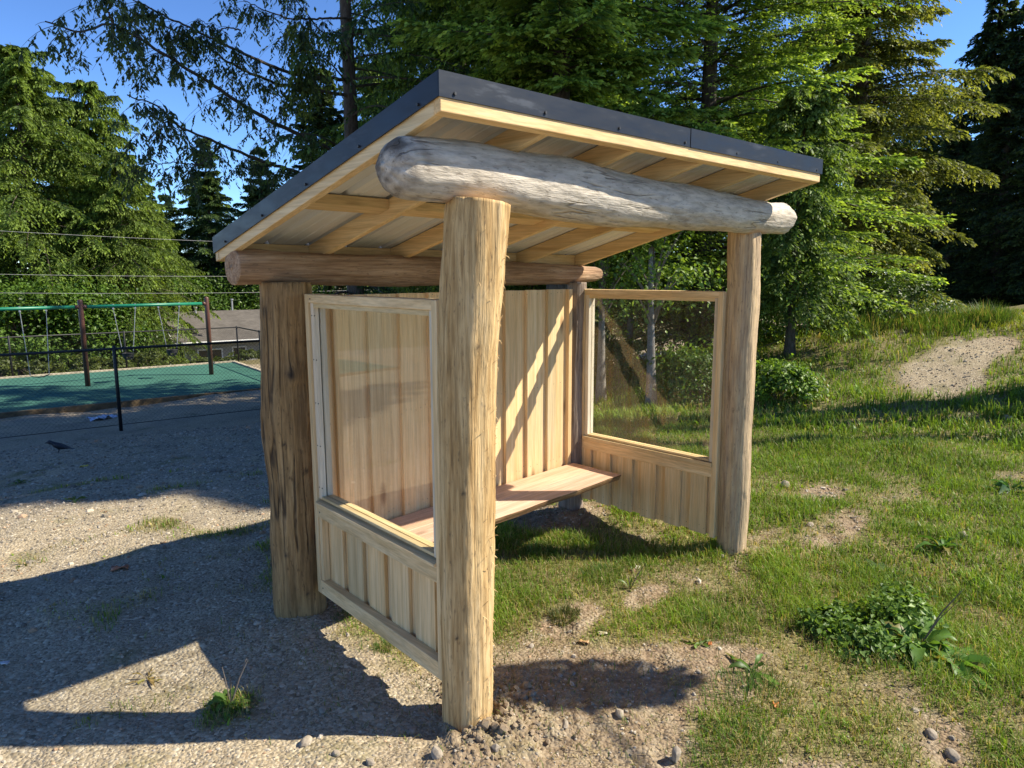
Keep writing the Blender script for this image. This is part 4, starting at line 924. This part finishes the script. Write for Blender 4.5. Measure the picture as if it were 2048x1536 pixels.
for A_, B_ in ((S0, S1), (S1, S2)):
    m = MB(); e = bay/np.linalg.norm(bay)*.07; m.tube([rel(A_)+e+[0, 0, HB], rel(B_)-e+[0, 0, HB]], .052, 14); m.build('top_beam', M_GREEN, sw, 0, True)
    for q, sg in ((rel(A_), 1), (rel(B_), -1)):
        m = MB(); m.tube([q+[0, 0, HB-.0]+e*sg*.6, q+[0, 0, HB]+e*sg*2.2], .064, 14); m.build('clamp', M_BROWN, sw, 0, True)
def beam_pt(px):
    ts_ = np.linspace(-1, 1, 2001); P = S1[None]+bay[None]*ts_[:, None]+[0, 0, HB]; x, y, z = view_xy(P); return P[int(np.argmin(np.abs(x-px)))]
def chain(m, a, b, amp=.0):
    n = 60; P = a[None]+(b-a)[None]*np.linspace(0, 1, n)[:, None]; m.tube(P, .011+.005*np.sin(np.arange(n)*PI), 5)
bn = bay/np.linalg.norm(bay)
for (xa, xb, zs_, kind, lab) in ((39, 92, .42, 'belt', 'belt swing hanging at the left frame edge'), (226, 270, .78, 'bucket', 'black bucket swing nearer the middle post'), (316, 358, .80, 'bucket', 'black bucket swing nearer the right post')):
    A_, B_ = beam_pt(xa), beam_pt(xb); mid = (A_+B_)/2; seat = np.array([mid[0], mid[1], PZ+zs_])
    o = thing('swing', lab, 'swing', tuple(seat), 0, 'swings on the playground'); hw_ = .24 if kind == 'belt' else .16
    for q, sg in ((A_, -1), (B_, 1)):
        m = MB(); a = q-seat; m.tube([a+[0, 0, .062], a+[0, 0, -.10]], .03, 8); m.build('hanger', M_STEEL, o)
        m = MB(); chain(m, a+[0, 0, -.10], bn*sg*hw_+[0, 0, .22 if kind == 'bucket' else .05]); m.build('chain', M_STEEL, o)
    cross = np.array([-bn[1], bn[0], 0])
    if kind == 'belt':
        m = MB(); q = np.linspace(-1, 1, 13)
        for a_, b_ in zip(q[:-1], q[1:]):
            z1, z2 = .06*a_*a_*1.0-.01, .06*b_*b_-.01; P = [bn*hw_*a_-cross*.07+[0, 0, z1-.012], bn*hw_*b_-cross*.07+[0, 0, z2-.012], bn*hw_*b_+cross*.07+[0, 0, z2-.012], bn*hw_*a_+cross*.07+[0, 0, z1-.012]]; P += [p_+[0, 0, .012] for p_ in P]; m.hexa(np.array(P))
        m.build('seat', M_BLACK, o)
    else:   # bucket: shell with two leg holes suggested by a front bar
        m = MB(); k_ = 20; rings = [(.06, .0, 1.), (.12, .02, 1.), (.155, .10, 1.), (.165, .20, 1.0)]
        V = []; 
        for r_, z_, _ in rings:
            for j_ in range(k_): an = j_*2*PI/k_; V.append(bn*r_*math.cos(an)*1.05+cross*r_*math.sin(an)+[0, 0, z_-.05])
        Fc = [(i_*k_+j_, i_*k_+(j_+1) % k_, (i_+1)*k_+(j_+1) % k_, (i_+1)*k_+j_) for i_ in range(3) for j_ in range(k_) if not (i_ == 1 and j_ % 10 in (3, 4, 6, 7))]+[tuple(range(k_-1, -1, -1))]
        m.add(V, Fc); b_ = m.build('seat', M_BLACK, o); sd = b_.modifiers.new('thick', 'SOLIDIFY'); sd.thickness = .014
        m = MB(); an = np.linspace(0, 2*PI, 25); m.tube(np.array([bn*.172*math.cos(x_)+cross*.165*math.sin(x_)+[0, 0, .155] for x_ in an]), .014, 6); m.build('rim', M_BLACK, o)

# chain link fences
def chainlink(label, runs, h, cell, wire, group=None):
    a0 = runs[0][0]; root = thing('chain_link_fence', label, 'fence', tuple(a0)); up = np.array([0, 0, 1.])
    for A_, B_, posts in runs:
        A_, B_ = np.array(A_)-a0, np.array(B_)-a0; L = np.linalg.norm((B_-A_)); e = (B_-A_)/L
        for q in posts:
            m = MB(); c = A_+e*q; m.tube([c-up*.2, c+up*(h+.03), c+up*(h+.05)], [.032, .032, .012], 10); m.build('post', M_FENCE, root, 0, True)
        for zz in (h-.01, .06):
            m = MB(); m.tube([A_+up*zz, B_+up*zz], .024 if zz > .5 else .006, 8); m.build('rail' if zz > .5 else 'bottom_wire', M_FENCE, root, 0, True)
        m = MB(); o_ = -h
        while o_ < L:
            for sg in (1, -1):
                x0, x1 = max(o_, 0), min(o_+h, L)
                if x1-x0 > .02:
                    z0_, z1_ = x0-o_, x1-o_
                    if sg < 0: z0_, z1_ = h-z0_, h-z1_
                    m.tube([A_+e*x0+up*(.05+z0_*.96), A_+e*x1+up*(.05+z1_*.96)], wire, 3, False)
            o_ += cell
        m.build('wire_mesh', M_FENCE, root)
    return root
zf = lambda s, t: float(terrain(*st(s, t)))
FS, FT, FZ = 12.7, .5, -1.03
chainlink('nearer black chain link fence crossing the gravel before the playground', [(stp(FS, FT-6, FZ), stp(FS, FT+6.2, FZ), (.05, 3.0, 6.0, 9.0, 12.1))], 1.5, .075, .0017)
zb_ = -1.80
chainlink('far black chain link fence behind the playground with a corner', [(stp(27.5, -14, zb_), stp(27.5, 6.8, zb_), (.2, 3.4, 6.6, 9.8, 13.2, 16.7, 20.75)), (stp(27.5, 6.8, zb_), stp(19.0, 6.8, zb_), (2.8, 5.6, 8.4))], 1.55, .09, .0015)

# ------------------------------------------------------------------ house beyond the fence
M_SHING = NT('brown grey shingles'); v_ = M_SHING.obj(); br = M_SHING.n('ShaderNodeTexBrick'); M_SHING.lk(M_SHING.obj((1, 1, 1)), br.inputs[0]); br.inputs['Scale'].default_value = 3.2; br.inputs['Color1'].default_value = (.10, .09, .08, 1); br.inputs['Color2'].default_value = (.13, .118, .105, 1); br.inputs['Mortar'].default_value = (.075, .062, .052, 1); br.inputs['Mortar Size'].default_value = .012
M_SHING.base(M_SHING.mix(.5, br.outputs[0], M_SHING.ramp(M_SHING.noise(v_, 1.6, 5), [(.3, .7), (.7, 1.25)]), 'MULTIPLY'), .92, .15); M_SHING = M_SHING.m
M_SIDING = plain('pale grey siding', (.34, .34, .32), .8, .2, 0, .12, 2); M_WHITE = plain('white gutter', (.75, .75, .73), .5, .3, 0, .08); M_DGLASS = plain('dark window glass', (.02, .024, .03), .08, .8); 
def house():
    C0 = at(348, 686, 38.5); a = math.atan2(TS[1], TS[0]); h = thing('house', 'low grey bungalow with brown shingle roof behind the far fence', 'house', tuple(C0), a); L, D, ov, rise = 13.0, 7.4, .45, 1.35
    m = MB(); m.box(ov, L-ov, ov, D-ov, -2.9, -.02)
    P = np.array([(ov, ov, -.02), (ov, D-ov, -.02), (ov, D/2, rise-.14)]); P2 = P+[L-2*ov, 0, 0]
    m.add(np.vstack([P, P2]), [(0, 2, 1), (3, 4, 5), (0, 3, 5, 2), (1, 2, 5, 4)]); m.build('wall', M_SIDING, h)
    m = MB()
    for y0, y1, z0, z1 in ((0, D/2, 0, rise), (D/2, D, rise, 0)):
        m.hexa(np.array([(0, y0, z0-.1), (L, y0, z0-.1), (L, y1, z1-.1), (0, y1, z1-.1), (0, y0, z0), (L, y0, z0), (L, y1, z1), (0, y1, z1)]))
    rf = m.build('roof', M_SHING, h)
    m = MB(); m.box(.0, L, -.12, -.005, -.14, -.01); m.build('gutter', M_WHITE, rf, .01)
    m = MB(); m.hexa(np.array([(-.03, -.01, -.2), (-.004, -.01, -.2), (-.004, D/2, rise-.2), (-.03, D/2, rise-.2), (-.03, -.01, .01), (-.004, -.01, .01), (-.004, D/2, rise+.01), (-.03, D/2, rise+.01)])); m.build('barge_board', M_WHITE, rf)
    for x_, y_, hh in ((3.9, 3.9, .55), (1.8, 3.2, .18)):
        m = MB(); m.tube([(x_, y_, rise-.2), (x_, y_, rise+hh)], .06, 10); m.tube([(x_, y_, rise+hh), (x_, y_, rise+hh+.08)], .10, 10); m.build('vent_pipe', M_STEEL, rf)
    for x0, x1, z0, z1 in ((1.2, 2.3, -1.5, -.5), (2.9, 3.5, -2.3, -.45), (4.6, 5.6, -1.5, -.5), (6.5, 7.7, -1.5, -.5)):
        m = MB(); 
        for b_ in ((x0-.07, x0, z0-.07, z1+.07), (x1, x1+.07, z0-.07, z1+.07), (x0, x1, z0-.07, z0), (x0, x1, z1, z1+.07)): m.box(b_[0], b_[1], ov-.05, ov-.003, b_[2], b_[3])
        w_ = m.build('window', M_WHITE, h); m = MB(); m.box(x0, x1, ov-.03, ov-.004, z0, z1); m.build('pane', M_DGLASS, w_)
    m = MB(); m.tube([(.55, .36, -.1), (.55, .36, -2.8)], .045, 8); m.build('downpipe', M_WHITE, h)
house()

# ------------------------------------------------------------------ overhead wires
M_WIRE = plain('weathered cable', (.30, .30, .31), .5, .4)
for (ya, yb, dA, lab) in ((446, 492, 31, 'uppermost of the three overhead wires'), (543, 549, 31.4, 'middle of the three overhead wires'), (583, 579, 31.8, 'lowest of the three overhead wires')):
    A_, B_ = at(-260, ya, dA), at(760, yb, dA+8); t_ = np.linspace(0, 1, 60)[:, None]; P = A_+(B_-A_)*t_; P[:, 2] -= .25*4*(t_*(1-t_))[:, 0]*.5
    m = MB(); m.tube(P-A_, .006, 6); o = m.build('overhead_wire', M_WIRE); o.location = A_; tag(o, lab, 'wire', 'overhead wires')

# ------------------------------------------------------------------ small bird on the gravel
def bird():
    p = hit(117, 906); lx = -CR/np.linalg.norm(CR); lx[2] = 0; lx /= np.linalg.norm(lx)
    mb = NT('glossy black plumage'); mb.base(mb.ramp(mb.noise(mb.obj(), 60, 3), [(.3, (.010, .010, .013)), (.7, (.024, .023, .028))]), .45, .4); mb = mb.m
    root = thing('black_bird', 'small black crow standing on the shaded gravel', 'bird', tuple(p), math.atan2(lx[1], lx[0])+.35)
    # spine from the beak tip (+x) back to the rump, each row (x, z, half height, half width)
    rows = [(.152, .150, .002, .002), (.140, .152, .006, .005), (.124, .155, .010, .009), (.113, .160, .020, .017), (.098, .163, .027, .023), (.080, .158, .027, .024), (.064, .143, .030, .027), (.040, .122, .042, .038), (.008, .103, .049, .045), (-.030, .090, .045, .042), (-.065, .078, .032, .032), (-.092, .070, .018, .022), (-.13, .060, .008, .022), (-.18, .046, .004, .024), (-.20, .040, .003, .018)]
    k_ = 16; V = []
    for x_, z_, hh, ww in rows:
        for j_ in range(k_): an = j_*2*PI/k_; V.append((x_, ww*math.cos(an), z_+hh*math.sin(an)))
    n_ = len(rows); Fc = [(i_*k_+j_, i_*k_+(j_+1) % k_, (i_+1)*k_+(j_+1) % k_, (i_+1)*k_+j_) for i_ in range(n_-1) for j_ in range(k_)]+[tuple(range(k_-1, -1, -1)), tuple((n_-1)*k_+j_ for j_ in range(k_))]
    b_ = mesh_obj('body', np.array(V), Fc, mb, root, None, True); s_ = b_.modifiers.new('sub', 'SUBSURF'); s_.levels = s_.render_levels = 2
    for sg in (1, -1):
        V = []; 
        for x_, z_, hh, ww in ((.045, .120, .022, .010), (.01, .108, .036, .012), (-.04, .094, .034, .011), (-.09, .076, .022, .008), (-.14, .060, .007, .004)):
            for j_ in range(10): an = j_*2*PI/10; V.append((x_, sg*(.039-max(0, -x_)*.14)+ww*math.cos(an), z_+hh*math.sin(an)))
        Fc = [(i_*10+j_, i_*10+(j_+1) % 10, (i_+1)*10+(j_+1) % 10, (i_+1)*10+j_) for i_ in range(4) for j_ in range(10)]+[tuple(range(9, -1, -1)), tuple(40+j_ for j_ in range(10))]
        mesh_obj('wing', np.array(V), Fc, mb, root, None, True)
        m = MB(); m.tube([(-.005, sg*.018, .075), (-.012, sg*.020, .045), (.002, sg*.020, .004)], [.010, .005, .004], 8)
        for dx, dy in ((.030, .010), (.034, 0), (.028, -.012), (-.022, 0)): m.tube([(.002, sg*.020, .004), (.002+dx, sg*.020+dy, .001)], [.0035, .0015], 6)
        m.build('leg', mb, root)
bird()

# ------------------------------------------------------------------ stones, weeds and bits
M_STONE = NT('field stone'); M_STONE.base(M_STONE.ramp(M_STONE.noise(M_STONE.obj(), 22, 6, .65), [(.3, (.16, .13, .10)), (.5, (.29, .245, .19)), (.75, (.40, .355, .29))]), .85, .2); M_STONE.bump(M_STONE.noise(M_STONE.obj(), 90, 4), .4, .004); M_STONE = M_STONE.m
def stone(px, py, sx, sy, sz, rz, seed, label, sharp=.25, sink=.34):
    p = hit(px, py); me = bpy.data.meshes.new('stone'); import bmesh; bm = bmesh.new(); bmesh.ops.create_icosphere(bm, subdivisions=4, radius=1); V = np.array([v.co[:] for v in bm.verts])
    r = 1+sharp*.5*fbm(V*.9+seed, 2, seed)+.05*fbm(V*5, 2, seed); W = V*r[:, None]
    rg = np.random.default_rng(seed)
    for _ in range(7):   # broken facets
        nn = unit(rg.normal(0, 1, 3)); dd = rg.uniform(.55, .92); q = W@nn; W -= np.clip(q-dd, 0, None)[:, None]*nn*.85*min(1, sharp*4)
    W *= np.array([sx, sy, sz])*.85
    for v, q in zip(bm.verts, W): v.co = q
    for f in bm.faces: f.smooth = True
    bm.to_mesh(me); bm.free(); me.materials.append(M_STONE); o = bpy.data.objects.new('stone', me); COL.objects.link(o); o.location = (p[0], p[1], gz(p[0], p[1])+sz*(1-sink*2)*.7); o.rotation_euler = (0, 0, rz); tag(o, label, 'stone', 'stones on the ground'); return o
stone(612, 1489, .038, .024, .022, .5, 1, 'smooth oval tan stone at the edge of the post shadow', .12)
stone(874, 1513, .036, .030, .034, .9, 2, 'angular brown stone block below the frayed front post', .4)
stone(824, 1468, .024, .018, .018, .2, 3, 'small pale stone at the shadow edge left of the front post', .25)
stone(674, 1513, .022, .018, .017, 1.9, 4, 'rounded small grey stone at the bottom edge', .2)
stone(740, 1530, .026, .020, .02, 1.2, 14, 'half buried stone on the bottom picture edge', .35)
stone(1352, 1524, .030, .024, .042, .3, 5, 'pointed upright stone at the bottom near the grass', .4, .1)
stone(1570, 973, .062, .048, .048, .4, 6, 'round grey stone on the lawn right of the pale post', .15)
stone(1926, 1079, .055, .042, .045, .9, 7, 'pale pinkish stone on bare soil at right', .2)
stone(1620, 1052, .045, .03, .025, .3, 8, 'flat pale stone in the dug soil right of the post', .3)
stone(1862, 1476, .032, .026, .022, .6, 9, 'dented beige stone in the grass at lower right', .3)
stone(1905, 1515, .04, .026, .024, .8, 10, 'light grey broken stone at the lower right edge', .4)
stone(1062, 1295, .020, .018, .018, .2, 11, 'round little stone above the soft shadow patch', .15)
stone(1130, 1450, .042, .016, .010, .7, 12, 'thin flat stone lying on bare soil', .3)
stone(990, 1508, .024, .02, .02, 1.4, 13, 'reddish stone at the foot of the frayed post', .4)
stone(1443, 1115, .026, .022, .02, .2, 15, 'pale stone at the foot of the right front post', .25)
stone(1145, 1352, .022, .016, .010, .4, 16, 'flat pebble in the soft shadow patch', .25)
stone(646, 1425, .03, .02, .014, 1.0, 17, 'grey flat stone inside the panel shadow', .2)
stone(1240, 1432, .026, .02, .022, .7, 18, 'dark edged soil stone below the soft shadow patch', .45)
stone(2015, 842, .10, .07, .07, .7, 19, 'whitish stone in the long grass at the right edge', .3)
# clods of dug soil round the frayed post
M_SOIL = NT('dug soil clod'); M_SOIL.base(M_SOIL.ramp(M_SOIL.noise(M_SOIL.obj(), 60, 5, .7), [(.3, (.16, .115, .075)), (.7, (.33, .255, .17))]), .95, .1); M_SOIL = M_SOIL.m
def clods():
    rng = np.random.default_rng(9); n = 300; a = rng.uniform(-2.6, 1.5, n); r = .105+np.abs(rng.normal(0, .11, n)); x = .093+r*np.cos(a); y = .053+r*np.sin(a)-.02
    z = ground_z(x, y); V, Fc = ico(); sz = rng.uniform(.004, .011, n)*(1+1.0*(rng.random(n) > .9)); P = V[None]*(1+.6*(rng.random((n, 12, 1))-.5))*sz[:, None, None]*rng.uniform(.7, 1.3, (n, 1, 3))
    W = P+np.stack([x, y, z+sz*.35], 1)[:, None]; o = mesh_obj('soil_clods', W.reshape(-1, 3), (Fc[None]+12*np.arange(n)[:, None, None]).reshape(-1, 3), M_SOIL)
    tag(o, 'crumbled dug soil heaped round the foot of the frayed post', 'soil', kind='stuff')
clods()
def weed(name, px, py, n, L, W, label, seed, col=(.07, .14, .03), cat='weed', lift=(.2, 1.0), stalk=0, gr='weeds in the lawn', back=(.20, .25, .17)):
    "rosette of broad folded leaves with a midrib, optional flower stalk"
    rng = np.random.default_rng(seed); p = hit(px, py); root = thing(name, label, cat, tuple(p), 0, gr); VV, FF, CC = [], [], []; off = 0
    for i in range(n):
        az = i*2.4+rng.normal(0, .4); el = rng.uniform(*lift); l = L*rng.uniform(.6, 1.15); w_ = W*rng.uniform(.7, 1.2); o = np.array([math.sin(az), math.cos(az), 0]); s_ = np.array([o[1], -o[0], 0]); q = np.linspace(0, 1, 9)
        stem_ = .22; tw = rng.normal(0, .5)
        c = o*(l*(q*math.cos(el)+.10*q**2))[:, None]+np.array([0, 0, 1.])*(l*(q*math.sin(el)-.75*q**2.2*(.35+.6*math.cos(el))))[:, None]
        wd = np.where(q < stem_, .10, np.sin(np.clip((q-stem_)/(1-stem_), 0, 1)**.75*PI)**.8*.5+.02)*w_; wave = .12*w_*np.sin(q*17+rng.random()*6)
        sd = s_[None]*np.cos(tw)+np.array([0, 0, 1.])*np.sin(tw); lft = c+sd*wd[:, None]+np.array([0, 0, 1.])*(.35*wd+wave)[:, None]; rgt = c-sd*wd[:, None]+np.array([0, 0, 1.])*(.35*wd-wave)[:, None]
        V = np.stack([lft, c, rgt], 1).reshape(-1, 3); V[:, 2] = np.maximum(V[:, 2], .004+.02*rng.random()*(V[:, 2] < .004))
        VV.append(V); FF += [(off+i_*3+j_, off+i_*3+j_+1, off+i_*3+4+j_, off+i_*3+3+j_) for i_ in range(8) for j_ in (0, 1)]; off += len(V)
        cc = np.array(col)*rng.uniform(.65, 1.4); 
        if rng.random() < .12: cc = np.array([.22, .20, .05])
        CC.append(np.tile(cc, (len(V), 1))*np.where(np.arange(len(V)) % 3 == 1, 1.25, 1)[:, None])
    mesh_obj('leaves', np.concatenate(VV), FF, M_LEAF, root, {'Col': np.concatenate(CC)}, True)
    if stalk:
        m = MB()
        for i in range(stalk):
            a = rng.uniform(0, 6.28); l = L*rng.uniform(.9, 1.5); m.tube([(0, 0, 0), (.25*l*math.sin(a), .25*l*math.cos(a), .6*l), (.5*l*math.sin(a), .5*l*math.cos(a), l)], [.003, .0022, .001], 5)
        m.build('stalk', M_TWIG, root)
    return root
weed('dock_plant', 1835, 1300, 58, .27, .062, 'large broad-leaved dock plant at lower right of the lawn', 1, (.12, .23, .045), 'plant', (.15, 1.15), 3)
for i, (px, py, rx_, ry_, rz_, n_, lab) in enumerate(((1725, 1285, .26, .20, .075, 50, 'low small-leaved weed clump left of the large dock plant'), (1660, 1262, .16, .14, .07, 34, 'small weed patch at the left end of the weed clump'), (1800, 1262, .22, .16, .12, 44, 'bushy small-leaved weed behind the large dock plant'))):
    leafy('weed_clump', lab, hit(px, py), rx_, ry_, rz_, rz_*.6, 380+i, n_, 34, .030, (.07, .14, .028), (.24, .38, .065), 'weed', None, 'weeds in the lawn', .30, .3)
weed('dock_plant', 1900, 1330, 40, .24, .052, 'spreading weed right of the large dock', 22, (.11, .22, .045), 'plant', (.1, .8))
weed('weed', 1765, 1150, 12, .19, .055, 'flat rosette weed with pale folded leaves', 3, (.10, .16, .06), lift=(.05, .5))
weed('weed', 1885, 1102, 12, .20, .05, 'upright leafy weed on the bare soil at right', 4, (.07, .15, .03), lift=(.6, 1.3))
weed('weed', 1960, 1170, 14, .18, .045, 'pale leaved weed near the right edge', 5, (.10, .16, .06), lift=(.1, .7))
weed('weed', 462, 1412, 16, .13, .035, 'leafy weed at the edge of the left shadow', 6, (.09, .16, .04), lift=(.3, 1.2), stalk=4)
weed('weed', 2025, 985, 14, .24, .06, 'dark broad weed at the right edge below the rise', 7, (.05, .12, .03), lift=(.2, 1.0))
weed('weed', 1550, 1180, 8, .13, .03, 'yellow green dandelion by the right front post', 8, (.13, .20, .03), lift=(.2, .9))
weed('weed', 1400, 1290, 6, .10, .03, 'dandelion leaf pair in the thin grass', 9, (.11, .18, .03), lift=(.2, .7))
weed('weed', 150, 1003, 10, .14, .03, 'small green weed alone on sunny gravel', 10, (.11, .17, .04), lift=(.3, 1.0))
weed('weed', 40, 966, 8, .12, .03, 'weed at the shade edge by the left frame edge', 12, (.08, .14, .03), lift=(.3, 1.0))
weed('weed', 295, 1360, 10, .09, .012, 'tan dry rosette in the sunlit gravel triangle', 13, (.30, .22, .09), lift=(.2, 1.0))
weed('weed', 1505, 1345, 9, .15, .025, 'grassy dandelion at the end of the soft shadow', 14, (.09, .17, .03), lift=(.3, 1.1))
weed('weed', 1260, 1180, 7, .12, .012, 'thin upright seedling beside the bench shadow', 15, (.12, .17, .05), lift=(.8, 1.4), stalk=3)
b = hit(1128, 1240); tallgrass(b[0], b[1], .085, .07, 420, .085, 'uprooted grass clod lying in front of the shelter', 501, 'grass_tuft', 'grass tuft', 'grass tufts near the shelter', (.11, .13, .04), .0022, 1.2)
for i, (px, py, r_, n_, L_, lab) in enumerate(((1205, 1150, .16, 700, .085, 'lush grass tuft before the bench shadow'), (1440, 1250, .24, 1100, .075, 'wide green grass tuft between the two front posts'), (1075, 1110, .14, 800, .10, 'sunlit grass tuft under the bench'), (1500, 1400, .24, 800, .085, 'long grass bank at the right end of the soft shadow'), (1470, 1510, .2, 650, .085, 'grass bank at the bottom edge by the pointed stone'), (770, 1300, .06, 260, .055, 'tiny grass tuft in light below the left panel'), (700, 1235, .09, 320, .05, 'low grass patch beside the brown log foot'))):
    b = hit(px, py); tallgrass(b[0], b[1], r_, r_*.8, n_, L_, lab, 510+i, 'grass_tuft', 'grass tuft', 'grass tufts near the shelter', (.085, .165, .025), .0017, .9)
# scrap of plastic and dry leaves
def scrap(name, px, py, s, label, cat, c, seed, nx=12, amp=.25, gr=None):
    rng = np.random.default_rng(seed); p = hit(px, py); g = np.linspace(-1, 1, nx); X, Y = np.meshgrid(g, g); P = np.c_[X.ravel(), Y.ravel()]; q = P*(1+.25*fbm(P*1.5+seed, 2, seed)[:, None])*[s, s*.55]; z = (.5+fbm(P*1.6+seed, 3, seed+1))*amp*s+.012
    i = np.arange(nx-1)[:, None]*nx; j = np.arange(nx-1)[None]; Q = np.stack([i+j, i+j+1, i+nx+j+1, i+nx+j], -1).reshape(-1, 4); o = mesh_obj(name, np.c_[q, np.maximum(z, .004)], Q, plain(name+' material', c, .5, .4), None, None, True); o.location = p; o.rotation_euler = (0, 0, rng.uniform(0, 6)); sd = o.modifiers.new('thick', 'SOLIDIFY'); sd.thickness = .002; tag(o, label, cat, gr)
scrap('plastic_sheet', 206, 838, .27, 'crumpled pale blue plastic sheet by the fence post', 'plastic sheet', (.52, .57, .68), 3)
for i, (px, py, lab) in enumerate(((1168, 1288, 'curled tan leaf above the soft shadow'), (1205, 1271, 'pale wood chip on thin grass'), (1420, 1292, 'small orange leaf near the dandelion'), (1550, 1416, 'orange dry leaf in the long grass'), (240, 1140, 'reddish dead leaf litter at the roof shadow edge'), (1275, 1139, 'white wood chip by the bench shadow'), (8, 1332, 'pale scrap in the roof shadow at the left edge'), (168, 935, 'yellow leaf on the shaded gravel'))):
    scrap('dry_leaf' if 'leaf' in lab else 'wood_chip', px, py, (.025, .022, .016, .02, .05, .022, .02, .04)[i], lab, 'leaf' if 'leaf' in lab else 'chip', ((.42, .25, .12), (.66, .60, .42), (.45, .16, .05), (.50, .18, .05), (.36, .14, .07), (.7, .66, .55), (.5, .52, .55), (.6, .45, .06))[i], 60+i, 6, .35, 'litter on the ground')
